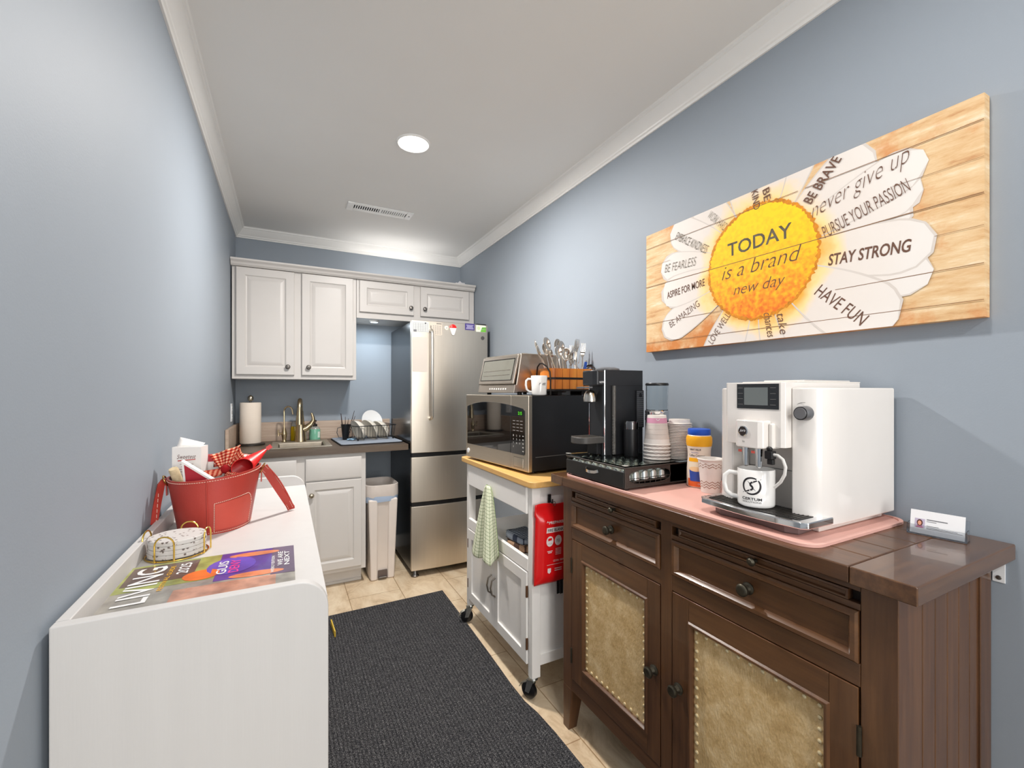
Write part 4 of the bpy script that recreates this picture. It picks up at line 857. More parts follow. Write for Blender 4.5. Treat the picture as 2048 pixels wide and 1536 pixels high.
LTH = bpy.data.materials.new('hammered_leather'); LTH.use_nodes = True
def lth():
    n = LTH.node_tree.nodes; l = LTH.node_tree.links; p = n['Principled BSDF']; p.inputs['Roughness'].default_value = .40; p.inputs['Metallic'].default_value = .1
    tc = n.new('ShaderNodeTexCoord'); a = n.new('ShaderNodeTexNoise'); a.inputs['Scale'].default_value = 14; a.inputs['Detail'].default_value = 12; a.inputs['Roughness'].default_value = .82; l.new(tc.outputs['Object'], a.inputs[0])
    r = ramp(n, [(.30, (172, 138, 90)), (.46, (206, 174, 122)), (.58, (226, 198, 150)), (.72, (244, 224, 186))]); l.new(a.outputs['Fac'], r.inputs[0]); l.new(r.outputs[0], p.inputs['Base Color'])
    mp = n.new('ShaderNodeMapping'); mp.inputs['Rotation'].default_value = (0, .6, 0); mp.inputs['Scale'].default_value = (1, 1, .45); l.new(tc.outputs['Object'], mp.inputs[0])
    c = n.new('ShaderNodeTexNoise'); c.inputs['Scale'].default_value = 190; c.inputs['Detail'].default_value = 4; l.new(mp.outputs[0], c.inputs[0])
    bb = n.new('ShaderNodeBump'); bb.inputs['Strength'].default_value = .75; bb.inputs['Distance'].default_value = .002; l.new(c.outputs['Fac'], bb.inputs['Height']); l.new(bb.outputs[0], p.inputs['Normal'])
lth()
NAIL = mat('nail_brass', (232, 214, 172), rough=.38, metal=.6, var=.1)
for x0, x1, kx, hx in ((X0 + .061, MX0 - .003, -.043, X0 + .059), (MX1 + .003, X1 - .061, .047, X1 - .059)):
    z0, z1 = .214, .738; i0, i1, j0, j1 = x0 + .062, x1 - .050 if kx < 0 else x1 - .050, z0 + .060, z1 - .060
    if kx > 0: i0 = x0 + .056
    b = MB()
    b.box(x0, i0, -.002, .018, z0, z1, DWV); b.box(i1, x1, -.002, .018, z0, z1, DWV); b.box(i0 + .0005, i1 - .0005, -.002, .018, z0, j0, DW1); b.box(i0 + .0005, i1 - .0005, -.002, .018, j1, z1, DW1)
    b.rings(i0, i1, j0, j1, -.002, [(-.002, 0), (.002, -.005), (.007, -.005), (.011, .002), (.012, .008)], DWV, cap=False); o = b.build('door', t, bevel=.001, angle=25)
    b = MB(); b.rings(i0 + .010, i1 - .010, j0 + .010, j1 - .010, .006, [(0, .006), (0, 0), (.002, 0)], LTH); b.build('leather_panel', o)
    b = MB(); m0, m1, q0, q1 = i0 + .020, i1 - .020, j0 + .020, j1 - .020; nx, nz_ = 10, 15
    pos = [(m0 + (m1 - m0) * i / nx, z) for i in range(nx + 1) for z in (q0, q1)] + [(x, q0 + (q1 - q0) * i / nz_) for i in range(1, nz_) for x in (m0, m1)]
    for x, z in pos: b.lathe([(.0052, .006), (.0048, .0035), (.003, .0018), (0, .0012)], (x, 0, z), NAIL, axis='y', n=10, caps=False)
    b.build('nailhead_trim', o)
    b = MB(); b.lathe([(.014, 0), (.0155, -.004), (.010, -.008), (.008, -.018), (.014, -.021), (.0155, -.025), (.0155, -.029), (.012, -.032), (0, -.031)], (kx, -.002, .482), BRZ, axis='y', n=24, caps=False); b.build('knob', o)
    for z in (.300, .640):
        b = MB(); b.cyl((hx, -.002, z - .028), .0045, .056, BRZ, n=12); b.build('hinge', o)

# bracket holding the sideboard to the wall
t = thing('wall_bracket', 'small white metal bracket on the right wall under the sideboard top', 'bracket', (XR, .366, .905))
b = MB(); b.box(-.0025, -.0003, -.010, .010, -.024, .028, PLATE); b.build('plate', t, bevel=.0008)
for z in (-.014, .016): b = MB(); b.lathe([(0, -.0045), (.004, -.004), (.005, -.0025)], (0, 0, z), KNOB, axis='x', n=12, caps=False); b.build('screw', t)

# ================================================================== kitchen cart
CW = mat('cart_white', (242, 239, 235), rough=.35, var=.012); BUT = wood('butcher_block', [(.25, (206, 154, 84)), (.5, (226, 178, 108)), (.75, (238, 198, 132))], 0, rough=.38, fine=40)
CAX, CAY = .900, 1.9425
t = thing('kitchen_cart', 'white kitchen cart on casters with butcher block top', 'cart', (CAX, CAY, 0), -90)
b = MB(); b.prism(rrect(-.4225, .3925, -.015, .462, .030), .898, .925, BUT); b.build('top', t, bevel=.005, seg=3)
HX, DP = .3675, .445; L0 = .104
for sx in (-1, 1):
    for y0 in (.005, DP - .045):
        b = MB(); x0, x1 = (HX - .034, HX) if sx > 0 else (-HX, -HX + .034)
        b.box(x0, x1, y0, y0 + .040, L0, .898, CW); b.build('leg', t, bevel=.0015)
for sx in (-1, 1):
    b = MB(); x0, x1 = (HX - .022, HX - .010) if sx > 0 else (-HX + .010, -HX + .022); b.box(x0, x1, .045, DP - .045, .150, .560, CW); b.box(x0, x1, .045, DP - .045, .780, .898, CW)
    if sx > 0: b.box(x0, x1, .045, DP - .045, .560, .780, CW)
    xa, xb = (HX - .010, HX - .003) if sx > 0 else (-HX + .003, -HX + .010); b.box(xa, xb, .045, DP - .045, .150, .195, CW); b.build('side_panel', t, bevel=.001)
b = MB(); b.box(-HX + .034, HX - .034, .02, DP - .01, .555, .570, CW); b.box(-HX + .034, HX - .034, .002, .020, .540, .592, CW); b.build('shelf', t, bevel=.0015)
b = MB(); b.box(-HX + .034, HX - .034, DP - .022, DP - .010, .570, .640, CW); b.build('shelf_rail', t, bevel=.0015)
b = MB(); b.box(-HX + .034, HX - .034, .02, DP - .01, .135, .150, CW); b.box(-HX + .034, HX - .034, DP - .014, DP - .004, .150, .555, CW); b.build('cabinet_box', t, bevel=.0015)
b = MB(); b.rings(-HX + .037, HX - .037, .782, .894, -.004, [(0, .018), (0, .002), (.003, 0)], CW); b.box(-HX + .040, HX - .040, .014, .30, .79, .89, CW); b.build('drawer', t, angle=25)
SHK = [(0, .018), (0, .001), (.001, 0), (.046, 0), (.047, .007), (.048, .008)]
for x0, x1, kx in ((-HX + .037, .0, -.020), (.003, HX - .037, .023)):
    b = MB(); b.rings(x0, x1, .150, .535, -.002, SHK, CW); o = b.build('door', t, angle=20)
    b = MB(); b.tube([(kx, -.002, .305), (kx, -.020, .318), (kx, -.027, .350), (kx, -.020, .384), (kx, -.002, .397)], .0042, mat('handle_nickel', (150, 142, 132), rough=.28, metal=1), n=10); b.build('handle', o)
    hx = x0 - .002 if kx < 0 else x1 + .001
    for z in (.235, .455): b = MB(); b.box(hx - .003, hx + .003, -.0045, .004, z - .024, z + .024, mat('hinge_bronze', (110, 78, 56), rough=.4, metal=.7)); b.build('hinge', o)
ZNC = mat('zinc', (206, 208, 204), rough=.28, metal=1.0, var=.12, vs=50); TYR = mat('caster_black', (20, 20, 22), rough=.35)
for sx in (-1, 1):
    for yy, fr in ((.020, True), (DP - .026, False)):
        b = MB(); x = sx * (HX - .017); zb = .0072 if fr else .0005
        an = math.radians(205 if sx > 0 else 250) if fr else math.radians(80)
        c, s_ = math.cos(an), math.sin(an); ox, oy = x + .020 * c, yy + .020 * s_
        b.lathe([(.019, L0), (.021, L0 - .006), (.015, L0 - .012), (.010, L0 - .016)], (x, yy, 0), ZNC, n=18)
        for k in (-1, 1):
            nx, ny = -s_ * k * .015, c * k * .015; w = .0012
            P4 = [(x - .010 * c + nx, yy - .010 * s_ + ny, L0 - .014), (x + .020 * c + nx, yy + .020 * s_ + ny, L0 - .014), (ox + .012 * c + nx, oy + .012 * s_ + ny, .030 + zb), (ox - .008 * c + nx, oy - .008 * s_ + ny, .030 + zb)]
            off = (-s_ * k * w, c * k * w)
            b.hexa([P4[3], P4[2], (P4[2][0] + off[0], P4[2][1] + off[1], P4[2][2]), (P4[3][0] + off[0], P4[3][1] + off[1], P4[3][2]), P4[0], P4[1], (P4[1][0] + off[0], P4[1][1] + off[1], P4[1][2]), (P4[0][0] + off[0], P4[0][1] + off[1], P4[0][2])], ZNC)
        b.hexa([(x - .012 * c - s_ * .016, yy - .012 * s_ + c * .016, L0 - .018), (x - .012 * c + s_ * .016, yy - .012 * s_ - c * .016, L0 - .018), (x + .024 * c + s_ * .016, yy + .024 * s_ - c * .016, L0 - .018), (x + .024 * c - s_ * .016, yy + .024 * s_ + c * .016, L0 - .018),
            (x - .012 * c - s_ * .016, yy - .012 * s_ + c * .016, L0 - .014), (x - .012 * c + s_ * .016, yy - .012 * s_ - c * .016, L0 - .014), (x + .024 * c + s_ * .016, yy + .024 * s_ - c * .016, L0 - .014), (x + .024 * c - s_ * .016, yy + .024 * s_ + c * .016, L0 - .014)], ZNC)
        o = b.build('caster', t)
        b = MB(); R = .034; wv = []
        prof = [(.006, -.011), (R - .004, -.011), (R, -.008), (R, .008), (R - .004, .011), (.006, .011)]; n = 28
        for r, h in prof:
            for i in range(n): a = 2 * PI * i / n; wv.append((ox + c * r * math.cos(a) - s_ * h, oy + s_ * r * math.cos(a) + c * h, R + zb + r * math.sin(a)))
        b.add(wv, [(k * n + i, k * n + (i + 1) % n, (k + 1) * n + (i + 1) % n, (k + 1) * n + i) for k in range(5) for i in range(n)], TYR); b.build('wheel', o, angle=40)
        if fr:
            b = MB(); b.strip([(ox + .012 * c, oy + .012 * s_, .066 + zb), (ox + .034 * c, oy + .034 * s_, .054 + zb), (ox + .046 * c, oy + .046 * s_, .034 + zb)], .022, .0022, ZNC, (-s_, c, 0)); b.build('brake_lever', o)

# towel on the cart's drawer
TWL = checks('lime_check', [(0, (244, 248, 220)), (.4, (138, 158, 104)), (.9, (96, 116, 66))], 10, 22, .11)
b = MB()
def tw(u, v):
    yc = 1.962 + .010 * v; half = .034 + .125 * v ** .75; fold = math.sin(u * 12.5 + .6) ; x = .886 - .010 * (1 - abs(2 * u - 1)) - (.007 + .020 * v) * (.5 + .5 * fold)
    y = yc + half * (1 - 2 * u) * (1 - .10 * math.sin(3 * PI * u)) + (.03 if u > .5 else 0) * 0
    zl = .462 + .085 * max(0, (u - .72) / .28) ** .6 - .012 * math.sin(u * 9)
    return Vector((x - .9, y - 1.96, .840 - .015 * (2 * u - 1) ** 2 * (1 - v) + (zl - .840) * v - .80))
b.sheet(tw, 44, 34, TWL); solo('dish_towel', b, 'pale green checked dish towel hanging on the front of the white cart', 'towel', (.9, 1.96, .80), solid=.003)
# folded cloths and basket on the shelf
BLC = checks('blue_check', [(0, (160, 168, 180)), (.4, (70, 76, 92)), (.9, (46, 50, 64))], 8, 8, .2); BRC = checks('brown_check', [(0, (196, 160, 128)), (.4, (110, 84, 72)), (.9, (70, 56, 52))], 8, 8, .3)
def folded(name, label, loc, w, d, h, m, seed):
    r = random.Random(seed); b = MB(); n = 14; ph = r.uniform(0, 3)
    def f(u, v):
        a = 2 * PI * u; ex = lambda q: math.copysign(abs(q) ** .45, q)
        k = math.sin(PI * v); zz = h * (.5 - .5 * math.cos(PI * v)); s = .90 + .10 * k
        return Vector((w * ex(math.cos(a)) * (s if 0 < v < 1 else .0001 + .86), d * ex(math.sin(a)) * (s if 0 < v < 1 else .86), zz + (.005 * math.sin(5 * a * .4 + ph) * v)))
    b.sheet(f, 40, 8, m); b.sheet(lambda u, v: Vector((w * .88 * (2 * u - 1), d * .88 * (2 * v - 1), h + .004 * math.sin(6 * u + ph) * math.cos(5 * v))), 14, 14, m); b.sheet(lambda u, v: Vector((w * .88 * (2 * u - 1), d * .88 * (2 * v - 1), .0005)), 1, 1, m, flip=True)
    return solo(name, b, label, 'cloth', loc, group='folded cloths on the cart shelf', rz=6)
folded('folded_cloth', 'folded brown check cloth at the bottom of the pile on the cart shelf', (1.000, 1.800, .571), .068, .085, .026, BRC, 1)
folded('folded_cloth', 'folded blue and grey check cloth on top of the pile on the cart shelf', (1.000, 1.815, .601), .066, .084, .030, BLC, 2)
b = MB(); WV = mat('woven_white', (222, 216, 200), rough=.8, var=.12, vs=160, bump=.9, bs=260)
loft(b, [ov(.078, .072, .018, 0), ov(.088, .080, .02, .100), ov(.090, .082, .02, .105), ov(.084, .076, .018, .105), ov(.074, .068, .016, .006)], WV, True, True); solo('woven_basket', b, 'small white woven basket on the cart shelf beside the folded cloths', 'basket', (1.080, 1.692, .571), -90, angle=50)

# fire blanket pouch on a hook
t = thing('hook', 'black hook on the near side of the white cart holding the red pouch', 'hook', (.988, 1.5745, .845))
b = MB(); b.box(-.008, .008, -.004, 0, -.018, .018, BLK); b.build('plate', t, bevel=.003)
b = MB(); b.tube([(0, -.004, .006), (0, -.010, .002), (0, -.014, -.012), (0, -.022, -.016), (0, -.026, -.008), (0, -.026, .002)], .0028, BLK, n=10); b.build('prong', t)
t = thing('fire_blanket', 'red fire blanket pouch hanging on the side of the white cart', 'fire blanket', (.985, 1.552, .500), 0)
RDP = mat('red_vinyl', (226, 24, 28), rough=.28, var=.03, vs=9, bump=.25, bs=22, coat=.2)
b = MB(); pw, ph = .080, .330
def pou(sgn):
    def f(u, v):
        x = (-pw + 2 * pw * u) * (1 + .06 * (v > .85)); z = ph * v; e = min(u, 1 - u, v, 1.0) ; k = min(1, 4.5 * min(u, 1 - u)) ** .6 * min(1, 9 * v) ** .6 * max(.07, min(1, max(0, (.90 - v) / .10)) ** .6)
        return Vector((x + .010 * (v - .5), sgn * .019 * k, z + .004 * math.sin(7 * u) * (v > .95)))
    return f
b.sheet(pou(-1), 24, 36, RDP); b.sheet(pou(1), 24, 36, RDP, flip=True); o = b.build('pouch', t, solid=.0015)
b = MB(); fr = on((-.052, -.0212, 0), (1, 0, 0), (.03, 0, 1)); WP = mat('print_white_red', (240, 226, 224), rough=.4)
b.text('PREPARED', lambda x, y: fr(.020 + x, .250 + y), .080, .0115, WP, bold=.02); b.flat(fr, [(.008, .257), (.013, .265), (.018, .257), (.015, .257), (.013, .261), (.011, .257)], WP)
b.flat(fr, [(.008, .215), (.112, .215), (.112, .236), (.010, .236)], WP); b.text('FIRE BLANKET', lambda x, y: fr(.015 + x, .219 + y) + Vector((0, -.0003, 0)), .092, .012, INK2, bold=.02)
for cx in (.026, .066): b.flat(fr, [(cx + .017 * math.cos(i * PI / 12), .180 + .021 * math.sin(i * PI / 12)) for i in range(24)], WP)
fq = lambda x, y: fr(x, y) + Vector((0, -.0003, 0))
b.flat(fq, [(.017, .182), (.035, .184), (.035, .194), (.017, .192)], RDP); b.text('1 2 3', lambda x, y: fq(.018 + x, .168 + y), .016, .005, INK2); b.text('MA', lambda x, y: fq(.058 + x, .171 + y), .016, .016, INK)
for i, (x0, x1) in enumerate(((.014, .040), (.018, .036))): b.flat(fr, [(x0, .138 - i * .006), (x1, .138 - i * .006), (x1, .141 - i * .006), (x0, .141 - i * .006)], WP)
for i in range(5): b.flat(fr, [(.054, .146 - i * .006), (.082, .146 - i * .006), (.082, .148 - i * .006), (.054, .148 - i * .006)], WP)
b.text('CE EN 1869', lambda x, y: fr(.044 + x, .094 + y), .05, .008, WP); b.flat(fr, [(.014, .083), (.100, .083), (.100, .0845), (.014, .0845)], WP)
b.flat(fr, [(.018, .054), (.026, .048), (.034, .054), (.034, .070), (.018, .070)], WP)
for i in range(2): b.flat(fr, [(.052, .056 + i * .008), (.086, .056 + i * .008), (.086, .059 + i * .008), (.052, .059 + i * .008)], WP)
b.build('printed_text', o)
for x in (.030, .046):
    b = MB(); b.strip([(x, -.004, .016), (x, -.005, -.020), (x + .002, -.002, -.052 - .2 * (x - .03))], .014, .002, mat('black_webbing', (22, 22, 24), rough=.8), (1, 0, 0)); b.build('pull_strap', t)
b = MB(); b.tube([(.003 + .006 * math.cos(i * PI / 6), -.016, .332 + .009 * math.sin(i * PI / 6)) for i in range(12)], .0013, KNOB, n=6, closed=True); b.build('eyelet', t)

# ================================================================== on the cart: microwave, toaster oven, mug, cutlery
MST = mat('microwave_steel', (208, 196, 178), rough=.34, metal=1.0, var=.04, vs=8, stretch=(1, 40, 40), bump=.04, bs=20); MBK = mat('microwave_black', (30, 30, 32), rough=.30, var=.06, bump=.04, bs=200); MGL = mat('black_glass', (10, 10, 11), rough=.04, var=0, coat=1.0)
MRZ = -84.15
t = thing('microwave', 'large stainless and black microwave on the white cart', 'microwave', (.9185, 1.9815, .925), MRZ)
b = MB(); b.box(-.294, .297, .020, .420, .014, .351, MBK); b.box(.2972, .2978, .04, .415, .075, .078, mat('seam_light', (96, 96, 96), rough=.4)); b.build('case', t, bevel=.004)
b = MB(); b.box(-.299, .1585, 0, .022, .012, .353, MST); o = b.build('door', t, bevel=.004)
arch = lambda x: .318 - .031 * (abs(x + .05) / .24) ** 2.2 if x < -.05 else .318 - .026 * ((x + .05) / .315) ** 2
b = MB(); xs = [-.280 + i * (.1575 + .280) / 20 for i in range(21)]; b.prism([(-.280, .085), (.1575, .085)] + [(x, arch(x)) for x in xs[::-1]], -.0025, .001, MGL, 'y'); b.build('door_glass', o, bevel=.0015)
b = MB(); b.lathe([(.013, 0), (.013, -.003), (0, -.004)], (-.270, 0, .048), PLATE, axis='y', n=24, caps=False); b.build('badge', o)
b = MB(); b.box(.1600, .299, 0, .022, .012, .353, MST); o = b.build('control_frame', t, bevel=.004)
b = MB(); xs = [.161 + i * (.272 - .161) / 8 for i in range(9)]; b.prism([(.161, .085), (.266, .085), (.272, .091)] + [(min(x, .272), arch(x) - (.006 if x > .27 else 0)) for x in xs[::-1]], -.0025, .001, MGL, 'y')
fr = on((0, -.0029, 0), (1, 0, 0), (0, 0, 1)); KEY = mat('keypad_white', (210, 208, 204), rough=.5); DSP = mat('display_green', (90, 220, 40), rough=.3, emit=.8)
rect(b, fr, .215, .258, .262, .282, mat('display_back', (20, 40, 14), rough=.2)); b.text('2:15', lambda x, y: fr(.222 + x, .265 + y) + Vector((0, -.0003, 0)), .030, .014, DSP)
for r_ in range(4):
    for c_ in range(3): rect(b, fr, .178 + c_ * .030, .198 + c_ * .030, .236 - r_ * .015, .2375 - r_ * .015, KEY)
for i, ch in enumerate(('1', '2', '3', '4', '5', '6', '7', '8', '9', '0')):
    b.text(ch, lambda x, y, q=i: fr(.180 + (q % 3) * .026 + x, .165 - (q // 3) * .017 + y), .006, .008, KEY)
for i in range(5): rect(b, fr, .256, .266, .168 - i * .017, .172 - i * .017, KEY)
b.build('control_panel', o, bevel=.001)
b = MB(); b.rings(.182, .262, .024, .072, -.0005, [(0, 0), (.001, -.0005), (.002, 0)], mat('button_edge', (130, 122, 110), rough=.3, metal=1)); b.rings(.184, .260, .026, .070, -.0006, [(0, .001), (.001, -.0012), (.003, -.0015)], MST); b.build('door_button', o)
for sx in (-.25, .25):
    for y in (.06, .37): b = MB(); b.cyl((sx, y, 0), .012, .014, BLK, n=14); b.build('foot', t)
b = MB(); b.lathe([(.004, .297), (.004, .299), (0, .2995)], (0, .25, .035), KNOB, axis='x', n=10, caps=False); b.build('screw', t)

TST = mat('toaster_steel', (196, 186, 174), rough=.3, metal=1.0, var=.04)
t = thing('toaster_oven', 'stainless toaster oven on top of the microwave', 'toaster oven', (.967, 2.065, 1.278), MRZ)
b = MB(); hw = .178; side = [(.012, .012), (.330, .012), (.330, .200), (.322, .207), (.052, .207), (.040, .203), (.012, .052)]
b.prism(side, -hw, hw, TST, 'x'); b.build('case', t, bevel=.006, seg=3)
sl = Vector((0, .035, .150)); sl.normalize(); nn = Vector((0, -sl.z, sl.y))
dz = lambda x, s, d=0.0: Vector((x, .003, .052)) + sl * s + nn * d
b = MB(); lo, hi, gx = 0.0, .150, hw - .006
b.hexa([dz(-gx, lo, .010), dz(gx, lo, .010), dz(gx, lo, -.004), dz(-gx, lo, -.004), dz(-gx, hi, .010), dz(gx, hi, .010), dz(gx, hi, -.004), dz(-gx, hi, -.004)], TST); o = b.build('door', t, bevel=.005, seg=3)
b = MB(); b.add([dz(-.150, .022, .0106), dz(.150, .022, .0106), dz(.150, .128, .0106), dz(-.150, .128, .0106)], [(0, 1, 2, 3)], mat('toaster_glass', (112, 112, 102), rough=.06, coat=1, var=.03))
for s in (.045, .070): b.tube([dz(-.13, s, .0108), dz(.13, s + .003, .0108)], .0012, TST, n=6)
b.tube([dz(-.152, .020, .0106), dz(.152, .020, .0106), dz(.152, .130, .0106), dz(-.152, .130, .0106)], .0022, MBK, n=6, closed=True); b.build('window', o)
b = MB(); b.hexa([(-hw, -.004, .010), (hw, -.004, .010), (hw, .020, .010), (-hw, .020, .010), (-hw, .003, .050), (hw, .003, .050), (hw, .020, .050), (-hw, .020, .050)], TST)
fr = on((0, .0, 0), (1, 0, 0), (0, .17, .985))
for k in range(8): rect(b, lambda x, y: Vector((x, -.0046 + y * .175 - .0004, .010 + y)), -.06 + k * .022, -.047 + k * .022, .016, .024, KEY)
b.build('control_strip', t, bevel=.002)
b = MB(); 
for k in range(6): b.hexa([(hw + .0004, .15 + k * .022, .05), (hw + .0012, .15 + k * .022, .05), (hw + .0012, .156 + k * .022, .05), (hw + .0004, .156 + k * .022, .05), (hw + .0004, .16 + k * .022, .12), (hw + .0012, .16 + k * .022, .12), (hw + .0012, .166 + k * .022, .12), (hw + .0004, .166 + k * .022, .12)], MBK)
b.build('side_vent', t)
for sx in (-.15, .15):
    for y in (.05, .29): b = MB(); b.cyl((sx, y, 0), .012, .013, BLK, n=14); b.build('foot', t)

def mug(b, r, h, m, rt=None):
    rt = rt or r; b.lathe([(0, 0), (r - .005, 0), (r - .001, .003), (r, .008), (rt, h - .002), (rt - .0015, h), (rt - .0035, h - .002), (r - .004, .008), (0, .006)], (0, 0, 0), m, n=48, caps=False); return b
def mug_handle(r, h, m, a, out=.030, th=.006):
    d = Vector((math.cos(a), math.sin(a), 0)); b = MB()
    b.tube([d * (r - .002) + Vector((0, 0, h * .82)), d * (r + out * .6) + Vector((0, 0, h * .84)), d * (r + out * .95) + Vector((0, 0, h * .74)), d * (r + out) + Vector((0, 0, h * .52)), d * (r + out * .85) + Vector((0, 0, h * .30)), d * (r + out * .45) + Vector((0, 0, h * .20)), d * (r - .002) + Vector((0, 0, h * .17))], th, m, n=12); return b
MUGW = mat('mug_white', (238, 236, 233), rough=.14, var=.006, coat=.6)
t = thing('mug', 'small white mug with dark lettering on top of the microwave', 'mug', (1.036, 1.738, 1.278))
mug(MB(), .034, .090, MUGW, .038).build('body', t, angle=45); mug_handle(.035, .090, MUGW, math.radians(150), .026, .005).build('handle', t)
b = MB(); b.text('r  ett', around((0, 0, 0), .0368, math.radians(-122), .046), .036, .012, INK2, shear=.3, bold=.01); b.build('lettering', t)

# cutlery caddy
ACA = wood('acacia', [(.25, (176, 90, 26)), (.5, (214, 124, 40)), (.75, (238, 158, 62))], 2, rough=.42, fine=30, squeeze=.15); IRN = mat('black_iron', (40, 36, 34), rough=.5, metal=.5)
QX, QY, QZ = 1.238, 1.815, 1.278
t = thing('cutlery_caddy', 'wooden stave caddy with black iron handles full of cutlery on the microwave', 'caddy', (QX, QY, QZ))
b = MB(); rr_ = rrect(-.128, .128, -.058, .058, .030, 5)
loft(b, [[(x, y, .024) for x, y in rr_], [(x * 1.02, y * 1.03, .128) for x, y in rr_], [(x * .97, y * .93, .128) for x, y in rr_], [(x * .95, y * .90, .034) for x, y in rr_]], ACA, True, True)
for i in range(6): x = -.104 + i * .0417; b.box(x, x + .0012, -.0602, -.0575, .026, .127, mat('stave_gap', (120, 60, 20), rough=.7))
b.build('tub', t, angle=40)
b = MB(); b.strip([(x * 1.022, y * 1.03, .080) for x, y in rr_ + rr_[:1]], .010, .002, IRN, (0, 0, 1)); b.strip([(x * 1.012, y * 1.015, .024) for x, y in rr_ + rr_[:1]], .010, .003, IRN, (0, 0, 1)); b.build('band', t)
for sx in (-1, 1):
    b = MB(); X = sx * .133; b.tube([(X, -.066, .000), (X, -.066, .070), (X, -.060, .110), (X + sx * .008, -.040, .138), (X + sx * .012, -.012, .152), (X + sx * .012, .012, .152), (X + sx * .008, .040, .138), (X, .060, .110), (X, .064, .070), (X, .064, .000)], .0038, IRN, n=8); b.build('handle', t)
    b = MB(); b.box(sx * .07 - .012, sx * .07 + .012, -.05, .05, 0, .022, IRN); b.build('foot', t, bevel=.003)
CUT = mat('cutlery_steel', (206, 198, 188), rough=.22, metal=1.0, var=.04)
def spoon():
    b = MB(); b.tube([(0, 0, -.020), (0, 0, 0), (0, .002, .05), (0, .006, .075), (0, .004, .090)], [.004, .0036, .0025, .0025, .004], CUT, n=8)
    def f(u, v):
        a = 2 * PI * u; r = v; w = .0225 * (1 + .12 * math.sin(a)); return Vector((w * r * math.cos(a), .003 + .010 * (1 - r * r) - .004,   .120 + .034 * r * math.sin(a)))
    b.sheet(f, 24, 6, CUT); return b
def fork():
    b = MB(); b.tube([(0, 0, -.020), (0, 0, 0), (0, .002, .05), (0, .006, .078)], [.004, .0036, .0025, .003], CUT, n=8)
    b.sheet(lambda u, v: Vector(((u - .5) * .024 * (.35 + .65 * min(1, v * 1.8)), .006 + .006 * math.sin(PI * v), .074 + .034 * v)), 8, 6, CUT)
    for k in range(4): x = -.0102 + k * .0068; b.tube([(x, .0062, .106), (x, .003, .122), (x, .0008, .146)], [.0018, .0016, .0008], CUT, n=6)
    return b
def stand(first, k, x, y, tilt, yaw, dz, lab, maker, nm):
    loc = (QX + x, QY + y, QZ + .105 + dz); rot = tuple((Matrix.Rotation(math.radians(tilt[0]), 4, 'Y') @ Matrix.Rotation(math.radians(-4 + tilt[1]), 4, 'X') @ Matrix.Rotation(math.radians(yaw), 4, 'Z')).to_euler())
    if first is None:
        b = maker(); return solo(nm, b, lab, nm, loc, group=nm + 's in the wooden caddy', rot=rot, solid=.0012)
    return dup(first, loc, label=lab, rot=rot)
SP = [(-.112, -.026, (-27, 0), 64, -.004, 'spoon at the far left of the caddy leaning furthest left, seen edge-on'), (-.108, .004, (-24, 0), 66, .016, 'second spoon from the left in the caddy, seen edge-on'), (-.104, .030, (-20, 0), 58, .022, 'third spoon from the left in the caddy, tucked behind the big one'), (-.088, -.030, (-15, -4), 14, .026, 'tallest spoon with its bowl facing out at the left of the caddy'),
      (-.076, .032, (-9, 4), -8, .004, 'spoon behind the tallest one at the left of the caddy'), (-.050, -.034, (-3, -4), 4, -.014, 'short spoon facing out left of the middle of the caddy'), (-.020, -.008, (-2, -2), 16, .010, 'spoon with round bowl at the middle of the caddy'), (-.030, .034, (0, 4), 12, .022, 'spoon just behind the middle spoon of the caddy'), (.006, -.036, (3, -3), 30, -.046, 'low spoon sunk at the right of the middle of the caddy'), (.012, .020, (2, 2), -24, -.020, 'half-sunk spoon beside the forks at the middle of the caddy'), (-.062, .004, (-7, 0), 40, -.034, 'low spoon sunk between the left spoons of the caddy')]
f = None
for k, (x, y, ti, yw, dzz, lab) in enumerate(SP):
    o = stand(f, k, x, y, ti, yw, dzz, lab, spoon, 'spoon'); f = f or o
FK = [(.028, .036, (3, 3), 70, -.030, 'low fork just right of the spoons in the caddy'), (.034, -.030, (6, -2), 40, -.034, 'sunken fork in the right half of the caddy'), (.048, .028, (2, 4), -20, .000, 'fork at the back of the right half of the caddy'), (.058, -.004, (4, 0), 12, .024, 'tall fork facing out in the right half of the caddy'), (.074, .020, (6, 2), -6, .034, 'tallest fork at the right of the caddy'), (.090, -.010, (6, 0), -25, .012, 'rightmost fork of the caddy'), (.046, -.044, (7, -2), 55, -.050, 'fork sunk almost to its tines at the front of the caddy')]
f = None
for k, (x, y, ti, yw, dzz, lab) in enumerate(FK):
    o = stand(f, k, x, y, ti, yw, dzz, lab, fork, 'fork'); f = f or o
b = MB(); b.box(-.007, .007, -.003, .003, -.06, .060, mat('blue_handle', (44, 84, 170), rough=.35)); b.box(-.006, .006, -.001, .001, .060, .068, CUT)
solo('butter_knife', b, 'knife with a bright blue handle at the right of the wooden caddy', 'knife', (QX + .080, QY - .038, QZ + .105), rot=(math.radians(4), math.radians(9), 0), bevel=.002)

